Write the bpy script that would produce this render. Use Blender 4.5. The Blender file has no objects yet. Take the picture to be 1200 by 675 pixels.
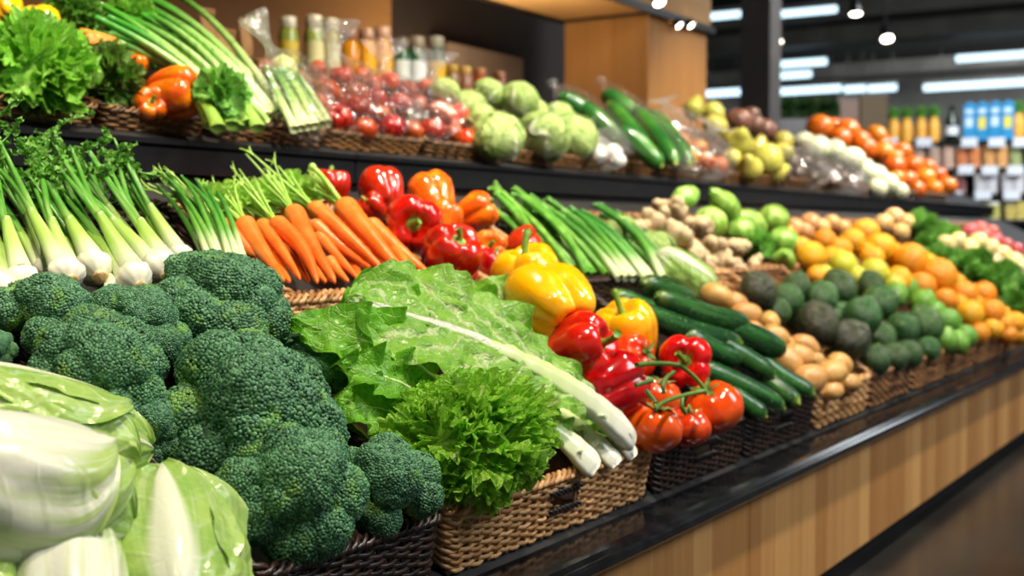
import bpy, math, random
import numpy as np
from mathutils import Vector, Matrix
SC = bpy.context.scene
COL = SC.collection
pi = math.pi

# ------------------------------------------------------------------ camera, world, lights, exposure
CAMH = 0.75
F_PX = 1500.0
YAW = math.atan(930 / math.hypot(F_PX, 65.5))
PIT = math.atan(65.5 / F_PX)
FW = np.array([math.cos(YAW) * math.cos(PIT), math.sin(YAW) * math.cos(PIT), -math.sin(PIT)])
RT = np.array([math.sin(YAW), -math.cos(YAW), 0.0])
UP = np.cross(RT, FW)
CAM = np.array([0.0, 0.0, CAMH])
cam_data = bpy.data.cameras.new('camera')
cam = bpy.data.objects.new('camera', cam_data)
COL.objects.link(cam)
cam.matrix_world = Matrix(((RT[0], UP[0], -FW[0], 0), (RT[1], UP[1], -FW[1], 0), (RT[2], UP[2], -FW[2], CAMH), (0, 0, 0, 1)))
cam_data.sensor_width = 36.0
cam_data.lens = 45.0
cam_data.clip_start = 0.05
cam_data.dof.use_dof = True
cam_data.dof.focus_distance = 1.5
cam_data.dof.aperture_fstop = 4.7
SC.camera = cam
SC.view_settings.view_transform = 'Standard'
SC.view_settings.look = 'None'
SC.view_settings.exposure = 0.14
SC.view_settings.gamma = 1.0
SC.view_settings.use_curve_mapping = False
SC.cycles.max_bounces = 8
SC.cycles.transparent_max_bounces = 16
SC.cycles.caustics_reflective = False
SC.cycles.caustics_refractive = False
SC.cycles.sample_clamp_indirect = 4.0

world = bpy.data.worlds.new('world')
SC.world = world
world.use_nodes = True
world.node_tree.nodes['Background'].inputs[0].default_value = (0.92, 0.95, 1.0, 1)
world.node_tree.nodes['Background'].inputs[1].default_value = 0.18


def lamp(name, kind, loc, target, power, col, size=0.1, angle=80, blend=0.6):
    d = bpy.data.lights.new(name, kind)
    d.energy = power
    d.color = col
    if kind == 'AREA':
        d.shape = 'DISK'
        d.size = size
    else:
        d.shadow_soft_size = size
    if kind == 'SPOT':
        d.spot_size = math.radians(angle)
        d.spot_blend = blend
    o = bpy.data.objects.new(name, d)
    COL.objects.link(o)
    o.location = loc
    dv = Vector(target) - Vector(loc)
    o.rotation_euler = dv.to_track_quat('-Z', 'Y').to_euler()
    return o


WARM = (1.0, 0.86, 0.68)
for i in range(6):                                  # ceiling track above the aisle, in front of the stand
    x = 0.15 + i * 1.25
    lamp('track_spot_light', 'SPOT', (x, 0.35, 2.55), (x + 0.15, 1.22, 0.6), 165 if i else 75, WARM, 0.05, 75, 0.7)
for i in range(6):                                  # second track nearer the wall, over the upper shelf
    x = 0.6 + i * 1.3
    lamp('shelf_spot_light', 'SPOT', (x, 1.25, 2.6), (x + 0.1, 2.05, 1.0), 165, WARM, 0.05, 70, 0.7)
for x in (1.6, 4.5):                           # unseen fill lamps added at the back ledge to brighten beam and wall
    lamp('ledge_fill_light', 'AREA', (x, 2.80, 1.26), (x, 3.05, 2.2), 9, WARM, 0.5)
lamp('hall_fill_light', 'AREA', (3.0, -2.0, 3.4), (2.6, 1.0, 0.3), 100, (0.95, 0.97, 1.0), 2.0)  # added out-of-frame fill, brightens the wood panels and floor
lamp('hall_fill_light', 'AREA', (8.8, 0.3, 3.6), (11.3, 2.2, 1.0), 330, (0.95, 0.97, 1.0), 2.5)  # added fill that lifts the far shelving, no fixture there
lamp('hall_fill_light', 'AREA', (13.5, 0.0, 3.7), (13.7, 0.4, 0.4), 90, (0.9, 0.96, 1.0), 3.0)  # added overhead fill for the hall, out of view
lamp('hall_fill_light', 'AREA', (20.5, 3.0, 4.15), (28.0, 6.0, 2.0), 900, (0.95, 0.97, 1.0), 3.0)  # added fill aimed at the far wall to lighten it

# ------------------------------------------------------------------ pixel frame -> place in the room (1200 x 675 photograph)
def ray(px, py):
    return FW + RT * ((px - 600) / F_PX) + UP * ((337.5 - py) / F_PX)
def at(px, py, **k):
    d = ray(px, py)
    a, v = list(k.items())[0]
    t = v if a == 'd' else (v - CAM['xyz'.index(a)]) / d['xyz'.index(a)]
    return CAM + d * t
def pxm(p):
    return F_PX / float((np.asarray(p, float) - CAM) @ FW)
class Plane:                                        # a sloping tier running along x
    def __init__(s, y0, z0, slope):
        s.y0, s.z0, s.sl = y0, z0, slope
        s.n = np.array([0, -slope, 1]) / math.hypot(slope, 1)
        s.u = np.array([0, 1, slope]) / math.hypot(slope, 1)
    def __call__(s, px, py, lift=0.0):
        p0 = np.array([0, s.y0, s.z0]) + s.n * lift
        d = ray(px, py)
        return CAM + d * (((p0 - CAM) @ s.n) / (d @ s.n))
    def xy(s, x, y, lift=0.0):
        return np.array([x, y, s.z0 + s.sl * (y - s.y0)]) + s.n * lift
TA = Plane(0.88, 0.405, 0.65)                       # front baskets (plane of their rims)
TB = Plane(1.30, 0.650, 0.55)                       # second row
TC = Plane(1.84, 0.960, 0.60)                       # upper shelf

# ------------------------------------------------------------------ mesh helpers
def unit(v):
    v = np.asarray(v, float)
    return v / (np.linalg.norm(v) + 1e-12)
def frame(loc, z=(0, 0, 1), xh=(1, 0, 0), s=1.0):
    z = unit(z)
    x = np.asarray(xh, float)
    x = x - z * (x @ z)
    if np.linalg.norm(x) < 1e-4:
        x = np.cross(z, (0.3, 0.9, 0.2))
    x = unit(x)
    y = np.cross(z, x)
    s = np.broadcast_to(np.asarray(s, float), (3,))
    m = np.eye(4)
    m[:3, 0], m[:3, 1], m[:3, 2], m[:3, 3] = x * s[0], y * s[1], z * s[2], loc
    return m
def rx(a):
    c, s = math.cos(a), math.sin(a)
    return np.array([[1, 0, 0, 0], [0, c, -s, 0], [0, s, c, 0], [0, 0, 0, 1.0]])
def rz(a):
    c, s = math.cos(a), math.sin(a)
    return np.array([[c, -s, 0, 0], [s, c, 0, 0], [0, 0, 1, 0], [0, 0, 0, 1.0]])
def _hash(ix, iy, iz, seed):
    h = (ix * 374761393 + iy * 668265263 + iz * 2147483647 + seed * 1274126177) & 0xFFFFFFFF
    h = ((h ^ (h >> 13)) * 1274126177) & 0xFFFFFFFF
    h = h ^ (h >> 16)
    return (h & 0xFFFF) / 32767.5 - 1.0
def vnoise(p, seed=0):
    p = np.asarray(p, float)
    i = np.floor(p).astype(np.int64)
    f = p - i
    f = f * f * (3 - 2 * f)
    r = 0
    for dx in (0, 1):
        wx = f[..., 0] if dx else 1 - f[..., 0]
        for dy in (0, 1):
            wy = f[..., 1] if dy else 1 - f[..., 1]
            for dz in (0, 1):
                wz = f[..., 2] if dz else 1 - f[..., 2]
                r = r + wx * wy * wz * _hash(i[..., 0] + dx, i[..., 1] + dy, i[..., 2] + dz, seed)
    return r
def fbm(p, seed=0, o=3):
    p = np.asarray(p, float)
    return sum(vnoise(p * 2 ** k, seed + k) / 2 ** k for k in range(o))

class G:
    def __init__(s):
        s.V, s.Q, s.T, s.A, s.n = [], [], [], [], 0
    def add(s, v, q=None, t=None, a=None):
        v = np.asarray(v, float).reshape(-1, 3)
        if a is None:
            a = np.zeros((len(v), 3))
        a = np.array(np.broadcast_to(np.asarray(a, float).reshape(-1, 3), (len(v), 3)))
        if q is not None and len(q):
            s.Q.append(np.asarray(q, np.int64).reshape(-1, 4) + s.n)
        if t is not None and len(t):
            s.T.append(np.asarray(t, np.int64).reshape(-1, 3) + s.n)
        s.V.append(v); s.A.append(a); s.n += len(v)
        return s
    def grid(s, P, a=None, cu=False, cv=False, mask=None):
        n, m = P.shape[:2]
        I = np.arange(n * m).reshape(n, m)
        if cu: I = np.vstack([I, I[:1]])
        if cv: I = np.hstack([I, I[:, :1]])
        q = np.stack([I[:-1, :-1], I[1:, :-1], I[1:, 1:], I[:-1, 1:]], -1)
        if mask is not None: q = q[mask]
        return s.add(P, q=q.reshape(-1, 4), a=None if a is None else np.broadcast_to(a, P.shape))
    def tube(s, path, r, k=8, a=None, cap=True, flat=1.0, up=None):
        path = np.asarray(path, float)
        n = len(path)
        r = np.broadcast_to(np.asarray(r, float), (n,))
        t = np.gradient(path, axis=0)
        t /= np.linalg.norm(t, axis=1, keepdims=True) + 1e-12
        ref = np.array(up if up is not None else ((0, 0, 1.0) if abs(t[0, 2]) < 0.9 else (1.0, 0, 0)))
        x = np.zeros_like(path)
        prev = ref
        for i in range(n):
            d = prev - t[i] * (prev @ t[i])
            prev = d / (np.linalg.norm(d) + 1e-12)
            x[i] = prev
        y = np.cross(t, x)
        th = np.linspace(0, 2 * pi, k, endpoint=False)
        P = path[:, None] + r[:, None, None] * (np.cos(th)[None, :, None] * x[:, None] * flat + np.sin(th)[None, :, None] * y[:, None])
        L = np.linspace(0, 1, n)
        if a is None:
            at_ = np.zeros((n, k, 3)); at_[..., 1] = L[:, None]
        else:
            at_ = np.zeros((n, k, 3)); at_[:] = a; at_[..., 1] = L[:, None]
        b = s.n
        s.grid(P, at_, cv=True)
        if cap:
            for e, row in ((0, 0), (n - 1, n - 1)):
                ids = np.arange(row * k, row * k + k)
                nx = np.roll(ids, -1)
                c = np.array([path[e]])
                base = s.n
                s.V.append(c); s.A.append(at_[e, :1]); s.n += 1
                tri = np.stack([ids + b, nx + b, np.full(k, base)], -1) if e else np.stack([nx + b, ids + b, np.full(k, base)], -1)
                s.T.append(tri)
        return s
    def box(s, c, d, a=None, bev=0.0, M=None):
        c = np.asarray(c, float); h = np.asarray(d, float) / 2
        if bev <= 0:
            v = np.array([[x, y, z] for x in (-1, 1) for y in (-1, 1) for z in (-1, 1)]) * h
            q = [[0, 1, 3, 2], [4, 6, 7, 5], [0, 4, 5, 1], [2, 3, 7, 6], [0, 2, 6, 4], [1, 5, 7, 3]]
            v = v + c
            if M is not None: v = v @ M[:3, :3].T + M[:3, 3]
            return s.add(v, q=q, a=a)
        b = min(bev, *(h * 0.9))
        v = []; idx = {}
        for x in (-1, 1):
            for y in (-1, 1):
                for z in (-1, 1):
                    sg = np.array([x, y, z])
                    for k in range(3):
                        p = sg * (h - b); p[k] = sg[k] * h[k]
                        idx[(x, y, z, k)] = len(v); v.append(p)
        q, t = [], []
        for k in range(3):
            o = [i for i in range(3) if i != k]
            for sg in (-1, 1):
                f = []
                for a_, b_ in ((-1, -1), (1, -1), (1, 1), (-1, 1)):
                    key = [0, 0, 0]; key[k] = sg; key[o[0]] = a_; key[o[1]] = b_
                    f.append(idx[(*key, k)])
                if (sg > 0) == (k == 1): f = f[::-1]
                q.append(f)
        for k in range(3):
            o = [i for i in range(3) if i != k]
            for a_ in (-1, 1):
                for b_ in (-1, 1):
                    k0 = [0, 0, 0]; k1 = [0, 0, 0]
                    k0[k] = -1; k1[k] = 1
                    for kk in (k0, k1): kk[o[0]] = a_; kk[o[1]] = b_
                    q.append([idx[(*k0, o[0])], idx[(*k1, o[0])], idx[(*k1, o[1])], idx[(*k0, o[1])]])
        for x in (-1, 1):
            for y in (-1, 1):
                for z in (-1, 1):
                    t.append([idx[(x, y, z, 0)], idx[(x, y, z, 1)], idx[(x, y, z, 2)]])
        v = np.array(v) + c
        if M is not None: v = v @ M[:3, :3].T + M[:3, 3]
        return s.add(v, q=q, t=t, a=a)
    def merge(s, g, M=None):
        v = np.concatenate(g.V)
        if M is not None: v = v @ M[:3, :3].T + M[:3, 3]
        b = s.n
        s.V.append(v); s.A.append(np.concatenate(g.A)); s.n += len(v)
        s.Q += [x + b for x in g.Q]; s.T += [x + b for x in g.T]
        return s
    def map(s, f):
        s.V = [f(np.concatenate(s.V))]
        return s
    def mesh(s, name, mat, smooth=True, recalc=False):
        me = bpy.data.meshes.new(name)
        v = np.concatenate(s.V)
        a = np.concatenate(s.A)
        q = np.concatenate(s.Q) if s.Q else np.zeros((0, 4), np.int64)
        t = np.concatenate(s.T) if s.T else np.zeros((0, 3), np.int64)
        me.vertices.add(len(v))
        me.vertices.foreach_set('co', v.astype(np.float32).ravel())
        me.loops.add(q.size + t.size)
        me.loops.foreach_set('vertex_index', np.concatenate([q.ravel(), t.ravel()]).astype(np.int32))
        me.polygons.add(len(q) + len(t))
        me.polygons.foreach_set('loop_start', np.concatenate([np.arange(len(q)) * 4, q.size + np.arange(len(t)) * 3]).astype(np.int32))
        at_ = me.attributes.new('pu', 'FLOAT_VECTOR', 'POINT')
        at_.data.foreach_set('vector', a.astype(np.float32).ravel())
        me.update(calc_edges=True)
        me.validate()
        me.polygons.foreach_set('use_smooth', np.full(len(me.polygons), smooth))
        if recalc:
            import bmesh
            bm = bmesh.new(); bm.from_mesh(me)
            bmesh.ops.recalc_face_normals(bm, faces=bm.faces); bm.to_mesh(me); bm.free()
        me.materials.append(mat)
        return me

# ------------------------------------------------------------------ things and their parts
def tag(o, label, cat, group=None, kind=None):
    if label: o['label'] = label
    if cat: o['category'] = cat
    if group: o['group'] = group
    if kind: o['kind'] = kind
    return o
def obj(name, mesh, parent=None, label=None):
    o = bpy.data.objects.new(name, mesh)
    COL.objects.link(o)
    if parent is not None: o.parent = parent
    if label: o['label'] = label
    return o
def struct(name, mesh):
    o = obj(name, mesh)
    o['kind'] = 'structure'
    return o
class Proto:                                        # kind of thing: parts = [(name, mesh, label, [sub-parts])]
    def __init__(s, kind, cat, parts):
        s.kind, s.cat, s.parts = kind, cat, parts
def inst(p, M, label, group=None):
    single = len(p.parts) == 1 and not p.parts[0][3]
    if single:
        r = obj(p.kind, p.parts[0][1])
    else:
        r = bpy.data.objects.new(p.kind, None)
        r.empty_display_size = 0.02
        COL.objects.link(r)
        def rec(parts, par):
            for nm, me, lb, sub in parts:
                o = obj(nm, me, par, lb)
                if sub: rec(sub, o)
        rec(p.parts, r)
    r.matrix_world = Matrix(M.tolist())
    return tag(r, label, p.cat, group)
def part(name, mesh, label=None, sub=()):
    return (name, mesh, label, list(sub))
ORD = ['first', 'second', 'third', 'fourth', 'fifth', 'sixth', 'seventh', 'eighth', 'ninth', 'tenth', 'eleventh', 'twelfth']

# ------------------------------------------------------------------ materials
def lin(h):
    h = h.lstrip('#')
    c = [int(h[i:i + 2], 16) / 255 for i in (0, 2, 4)]
    return tuple((x / 12.92 if x <= 0.04045 else ((x + 0.055) / 1.055) ** 2.4) for x in c) + (1.0,)
class NT:
    def __init__(s, name):
        s.m = bpy.data.materials.new(name)
        s.m.use_nodes = True
        s.t = s.m.node_tree
        s.b = s.t.nodes['Principled BSDF']
        s.out = s.t.nodes['Material Output']
    def n(s, typ, **k):
        x = s.t.nodes.new('ShaderNode' + typ)
        for a, v in k.items(): setattr(x, a, v)
        return x
    def l(s, a, b): s.t.links.new(a, b)
    def setin(s, sock, v):
        if hasattr(v, 'is_linked') or hasattr(v, 'links'): s.l(v, sock)
        else: sock.default_value = v
    def math(s, op, a, b=0.0, c=None):
        x = s.n('Math', operation=op)
        s.setin(x.inputs[0], a); s.setin(x.inputs[1], b)
        if c is not None: s.setin(x.inputs[2], c)
        return x.outputs[0]
    def ss(s, v, lo, hi):
        x = s.n('MapRange', interpolation_type='SMOOTHSTEP')
        s.setin(x.inputs[0], v); s.setin(x.inputs[1], lo); s.setin(x.inputs[2], hi)
        return x.outputs[0]
    def mix(s, f, a, b):
        x = s.n('Mix', data_type='RGBA')
        s.setin(x.inputs[0], f); s.setin(x.inputs[6], a); s.setin(x.inputs[7], b)
        return x.outputs[2]
    def noise(s, scale, detail=3, vec=None, rough=0.5, dist=0):
        x = s.n('TexNoise')
        x.inputs['Scale'].default_value = scale; x.inputs['Detail'].default_value = detail
        x.inputs['Roughness'].default_value = rough; x.inputs['Distortion'].default_value = dist
        s.l(vec if vec is not None else s.obj(), x.inputs['Vector'])
        return x.outputs[0]
    def obj(s):
        if not hasattr(s, '_o'): s._o = s.n('TexCoord').outputs['Object']
        return s._o
    def pu(s):
        if not hasattr(s, '_pu'):
            a = s.n('Attribute', attribute_name='pu')
            x = s.n('SeparateXYZ'); s.l(a.outputs['Vector'], x.inputs[0])
            s._pu = x.outputs
        return s._pu
    def scalevec(s, v, sc):
        x = s.n('VectorMath', operation='MULTIPLY')
        s.l(v, x.inputs[0]); x.inputs[1].default_value = sc
        return x.outputs[0]
    def rnd(s):
        return s.n('ObjectInfo').outputs['Random']
    def vary(s, col, dv=0.2, dh=0.0):
        x = s.n('HueSaturation')
        r = s.rnd()
        s.l(s.math('MULTIPLY_ADD', r, dv, 1 - dv / 2), x.inputs['Value'])
        if dh:
            r2 = s.math('FRACT', s.math('MULTIPLY', r, 7.31))
            s.l(s.math('MULTIPLY_ADD', r2, dh, 0.5 - dh * 0.12), x.inputs['Hue'])
        s.setin(x.inputs['Color'], col)
        return x.outputs[0]
    def bump(s, h, strength=0.3, dist=0.002):
        x = s.n('Bump')
        x.inputs['Strength'].default_value = strength; x.inputs['Distance'].default_value = dist
        s.l(h, x.inputs['Height'])
        s.l(x.outputs[0], s.b.inputs['Normal'])
        return x.outputs[0]
    def fin(s, col, rough=0.4, spec=0.5, coat=0.0, trans=0.0, metal=0.0, sss=0.0):
        s.setin(s.b.inputs['Base Color'], col)
        s.setin(s.b.inputs['Roughness'], rough)
        s.b.inputs['Specular IOR Level'].default_value = spec
        s.b.inputs['Coat Weight'].default_value = coat
        s.b.inputs['Coat Roughness'].default_value = 0.06
        s.b.inputs['Metallic'].default_value = metal
        if trans:
            t = s.n('BsdfTranslucent'); s.setin(t.inputs[0], col)
            if s.b.inputs['Normal'].is_linked: s.l(s.b.inputs['Normal'].links[0].from_socket, t.inputs[1])
            x = s.n('MixShader'); x.inputs[0].default_value = trans
            s.l(s.b.outputs[0], x.inputs[1]); s.l(t.outputs[0], x.inputs[2])
            s.l(x.outputs[0], s.out.inputs[0])
        return s.m
def skin(name, c1, c2=None, ns=6, rough=0.35, coat=0.0, dv=0.15, dh=0.0, bump=0.0, bs=60, bd=0.002, lo=0.4, hi=0.65, spec=0.5, c3=None, ns3=30, trans=0, detail=3):
    t = NT(name)
    col = lin(c1)
    if c2: col = t.mix(t.ss(t.noise(ns, detail), lo, hi), col, lin(c2))
    if c3: col = t.mix(t.ss(t.noise(ns3, 2), 0.58, 0.68), col, lin(c3))
    if dv or dh: col = t.vary(col, dv, dh)
    if bump: t.bump(t.noise(bs, 2), bump, bd)
    return t.fin(col, rough, spec, coat, trans)
def emit(name, col, s):
    t = NT(name)
    t.b.inputs['Base Color'].default_value = (0, 0, 0, 1)
    t.b.inputs['Emission Color'].default_value = col
    t.b.inputs['Emission Strength'].default_value = s
    return t.m
def leafmat(name, green, dark, vein, rib, ribw=0.12, white=0.0, nv=9, rough=0.35, trans=0.3, bump=0.35, bs=160, veinw=0.10, dv=0.1, dh=0.0, slant=0.55, nsc=25, whitew=0.0, fine_s=0.30, vs=0.75, stripe=0.0, bd=0.003):
    """pu.x across (0 at the rib, 1 at the edge), pu.y along (0 base, 1 tip)"""
    t = NT(name)
    x, y, z = t.pu()[0], t.pu()[1], t.pu()[2]
    nz = t.noise(nsc, 3)
    col = t.mix(t.ss(nz, 0.35, 0.7), lin(green), lin(dark))
    # side veins slanting forward from the rib, bent by noise
    w = t.math('MULTIPLY_ADD', t.noise(nsc * 1.2, 2), 0.18, t.math('SUBTRACT', y, t.math('MULTIPLY', x, slant * 0.5)))
    f = t.math('ABSOLUTE', t.math('SUBTRACT', t.math('FRACT', t.math('MULTIPLY', w, float(nv))), 0.5))
    vm = t.math('SUBTRACT', 1.0, t.ss(f, 0.0, veinw))
    vm = t.math('MULTIPLY', vm, t.math('SUBTRACT', 1.0, t.ss(x, 0.45, 0.95)))
    v2 = t.n('TexVoronoi', feature='DISTANCE_TO_EDGE'); v2.inputs['Scale'].default_value = nsc * 3.2
    t.l(t.obj(), v2.inputs['Vector'])
    fine = t.math('SUBTRACT', 1.0, t.ss(v2.outputs['Distance'], 0.0, 0.10))
    col = t.mix(t.math('MULTIPLY', fine, fine_s), col, lin(vein))
    col = t.mix(t.math('MULTIPLY', vm, vs), col, lin(vein))
    if stripe:
        cb = t.n('CombineXYZ'); t.l(t.math('MULTIPLY', z, 16.0), cb.inputs[0]); t.l(t.math('MULTIPLY', y, 1.6), cb.inputs[1]); t.l(t.rnd(), cb.inputs[2])
        sn_ = t.noise(1.0, 3, cb.outputs[0])
        col = t.mix(t.math('MULTIPLY', t.ss(sn_, 0.42, 0.66), stripe), col, lin(rib))
    rw = t.math('MULTIPLY', t.math('MULTIPLY_ADD', y, -0.85, 1.0), ribw)
    if whitew:
        rw = t.math('ADD', rw, t.math('MULTIPLY', t.math('SUBTRACT', 1.0, t.ss(y, 0.0, white)), whitew))
    rm = t.math('SUBTRACT', 1.0, t.ss(t.math('DIVIDE', x, rw), 0.55, 1.15))
    col = t.mix(rm, col, lin(rib))
    if white:
        wm = t.math('SUBTRACT', 1.0, t.ss(t.math('MULTIPLY_ADD', nz, 0.12, y), white * 0.55, white))
        col = t.mix(t.math('MULTIPLY', wm, 0.8), col, lin(rib))
    if stripe:
        col = t.mix(t.math('MULTIPLY', t.ss(sn_, 0.52, 0.34), stripe * 0.5), col, lin(vein))
    col = t.vary(col, dv, dh)
    h = t.math('MULTIPLY_ADD', t.math('MAXIMUM', vm, rm), -1.2, t.math('MULTIPLY_ADD', fine, -1.6 * fine_s, t.noise(bs, 2)))
    t.bump(h, bump, bd)
    return t.fin(col, rough, 0.45, 0.0, trans)

# ------------------------------------------------------------------ shell materials
def wood(name, c1, c2, plank=0.075, axis='x', rough=0.45, grain=(60, 60, 2.0), pv=0.55):
    t = NT(name)
    g = t.n('NewGeometry').outputs['Position']
    s = t.n('SeparateXYZ'); t.l(g, s.inputs[0])
    a = {'x': s.outputs[0], 'y': s.outputs[1], 'z': s.outputs[2]}[axis]
    k = t.math('FLOOR', t.math('DIVIDE', a, plank))
    w = t.n('TexWhiteNoise', noise_dimensions='1D'); t.l(k, w.inputs['W'])
    off = t.n('CombineXYZ'); t.l(t.math('MULTIPLY', w.outputs[0], 5.0), off.inputs[2])
    v = t.n('VectorMath', operation='ADD'); t.l(t.scalevec(g, grain), v.inputs[0]); t.l(off.outputs[0], v.inputs[1])
    n1 = t.noise(1.0, 5, v.outputs[0], 0.6, 0.6)
    f = t.math('ADD', t.math('MULTIPLY', w.outputs[0], pv), t.math('MULTIPLY', n1, 1 - pv))
    col = t.mix(t.ss(f, 0.15, 0.85), lin(c1), lin(c2))
    fr = t.math('FRACT', t.math('DIVIDE', a, plank))
    ed = t.math('SUBTRACT', 1.0, t.ss(t.math('ABSOLUTE', t.math('SUBTRACT', fr, 0.5)), 0.47, 0.5))
    t.bump(t.math('ADD', t.math('MULTIPLY', n1, 0.3), ed), 0.25, 0.001)
    return t.fin(col, rough, 0.4)
M_WOOD = wood('oak_planks', '#a8743c', '#d6a566')
M_WOOD_P = wood('pillar_wood', '#a06c31', '#c08a48', 0.28, 'y', 0.5, (30, 30, 1.2), 0.35)
M_WOOD_S = wood('soffit_wood', '#c08a48', '#d9a664', 0.9, 'x', 0.5, (3, 40, 40), 0.2)
M_WOOD_D = wood('dark_board', '#83582a', '#9a6c38', 0.6, 'z', 0.55, (2, 30, 30), 0.3)
M_BLACK = skin('black_laminate', '#121315', '#1d1f22', 20, 0.13, 0.0, 0, bump=0.03, bs=300, bd=0.0005)
M_BLACKM = skin('black_metal', '#090a0c', '#0e0f12', 30, 0.28, 0.0, 0)
M_DECK = skin('black_matte', '#0d0d0e', '#151515', 20, 0.6, 0, 0)
M_WALLD = skin('dark_wall', '#2c1e12', '#332415', 3, 0.7, 0, 0)
M_GREYW = skin('grey_wall', '#6f6f6b', '#7c7b76', 2, 0.8, 0, 0)
M_BROWNW = skin('brown_panel', '#6d5a48', '#7a6551', 3, 0.7, 0, 0)
M_CEIL = skin('ceiling_dark', '#242321', '#2b2a28', 2, 0.9, 0, 0)
M_DUCT = skin('duct_grey', '#45443f', '#52514c', 2, 0.6, 0, 0)
M_STEEL = skin('column_steel', '#4b4744', '#544f4b', 5, 0.4, 0, 0)
M_TUBE = emit('tube_light', (0.62, 0.86, 1.0, 1), 2.0)
M_BULB = emit('spot_bulb', (1.0, 0.88, 0.7, 1), 14.0)
t = NT('floor_polished')
n1 = t.noise(1.3, 4); n2 = t.noise(60, 2)
t.bump(n2, 0.02, 0.001)
M_FLOOR = t.fin(t.mix(t.ss(n1, 0.35, 0.7), lin('#1f1e1d'), lin('#302f2d')), t.math('MULTIPLY_ADD', n1, 0.25, 0.10), 0.6)

def thing(kind, loc, label, cat, group=None, rot=None):
    r = bpy.data.objects.new(kind, None)
    r.empty_display_size = 0.02
    COL.objects.link(r)
    r.location = Vector(list(map(float, loc)))
    return tag(r, label, cat, group)
def sub(par, name, g, mat, label=None, smooth=True, recalc=False, root=None):
    """g is in room coordinates; par a thing (or a part of it, then root is the thing)"""
    L = np.array((root or par).location)
    g.map(lambda v: v - L)
    return obj(name, g.mesh(name, mat, smooth, recalc), par, label)
def extr(pts, x0, x1):
    pts = np.asarray(pts, float)
    g = G(); n = len(pts)
    v = np.concatenate([np.c_[np.full(n, x), pts] for x in (x0, x1)])
    g.add(v, q=[[i, (i + 1) % n, (i + 1) % n + n, i + n] for i in range(n)])
    for s in (0, n):
        c = g.n
        g.add(np.array([[x0 if s == 0 else x1, *pts.mean(0)]]))
        g.T.append(np.array([[s + i, s + (i + 1) % n, c] for i in range(n)]))
    return g
def B(x0, x1, y0, y1, z0, z1, bev=0.0):
    return G().box(((x0 + x1) / 2, (y0 + y1) / 2, (z0 + z1) / 2), (x1 - x0, y1 - y0, z1 - z0), bev=bev)

# ------------------------------------------------------------------ the room
struct('floor', B(-4, 28, -5, 11, -0.05, 0).mesh('floor', M_FLOOR, False))
struct('ceiling', B(-4, 28, -5, 11, 4.2, 4.25).mesh('ceiling', M_CEIL, False))
struct('wall_back', B(-2, 6.3, 3.40, 3.5, 0, 4.2).mesh('wall_back', M_WALLD, False))
struct('wall_far', B(28, 28.1, -5, 11, 0, 4.2).mesh('wall_far', M_GREYW, False))
struct('wall_side', B(6.3, 28, 11, 11.1, 0, 4.2).mesh('wall_side', M_GREYW, False))
struct('trim_1', B(2.0, 4.36, 3.30, 3.40, 0.9, 2.3).mesh('trim_1', M_WOOD_D, False))
struct('trim_2', B(4.75, 5.40, 3.28, 3.40, 0.9, 1.60).mesh('trim_2', M_BROWNW, False))

XE = 9.1                                             # far end of the stand
st = thing('produce_stand', (4.0, 1.6, 0), 'long black and oak produce stand with stepped tiers and a black upper shelf', 'display stand')
xs = [-0.73 + 0.95 * i for i in range(11)] + [XE]
for a, b in zip(xs[:-1], xs[1:]):
    sub(st, 'wood_panel', B(a + 0.0015, b - 0.0015, 0.82, 0.84, 0.055, 0.288, 0.001), M_WOOD, smooth=False)
sub(st, 'plinth', B(-0.7, XE, 0.86, 0.90, 0, 0.056), M_DECK, smooth=False)
sub(st, 'carcass', extr([(0.84, 0.056), (0.84, 0.288), (1.77, 0.60), (1.77, 0.056)], -0.7, XE - 0.01), M_DECK, smooth=False)
sub(st, 'ledge', extr([(0.802, 0.288), (0.799, 0.292), (0.799, 0.303), (0.803, 0.306), (0.806, 0.303), (0.812, 0.303), (0.818, 0.309), (0.826, 0.3115), (0.90, 0.3145), (0.90, 0.288)], -0.7, XE), M_BLACK, smooth=False)
sub(st, 'tier_deck', extr([(0.885, 0.29), (0.885, 0.3145), (1.285, 0.572), (1.29, 0.60), (1.765, 0.838), (1.765, 0.60)], -0.7, XE), M_DECK, smooth=False)
sub(st, 'riser', B(-0.7, XE, 1.86, 1.89, 0.6, 0.90), M_DECK, smooth=False)
SEAM = at(415, 195, y=1.80)[0]
segs = [SEAM + 1.9 * k for k in range(-2, 4)]
segs = [-0.7] + [s for s in segs if -0.7 < s < XE - 0.2] + [XE]
for a, b in zip(segs[:-1], segs[1:]):
    f = extr([(1.80, 0.856), (1.797, 0.859), (1.797, 0.906), (1.79, 0.912), (1.79, 0.921), (1.80, 0.9235), (1.815, 0.9235), (1.815, 0.856)], a + 0.002, b - 0.002)
    sub(st, 'shelf_fascia', f, M_BLACKM, smooth=False)
sub(st, 'shelf_rail', extr([(1.835, 0.79), (1.825, 0.80), (1.825, 0.853), (1.86, 0.856), (1.86, 0.79)], -0.7, XE), M_BLACKM, smooth=False)
sub(st, 'shelf_board', extr([(1.81, 0.90), (1.81, 0.9215), (2.48, 1.20), (2.48, 1.22), (2.85, 1.22), (2.85, 1.19), (1.9, 0.86)], -0.7, XE), M_DECK, smooth=False)

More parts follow.
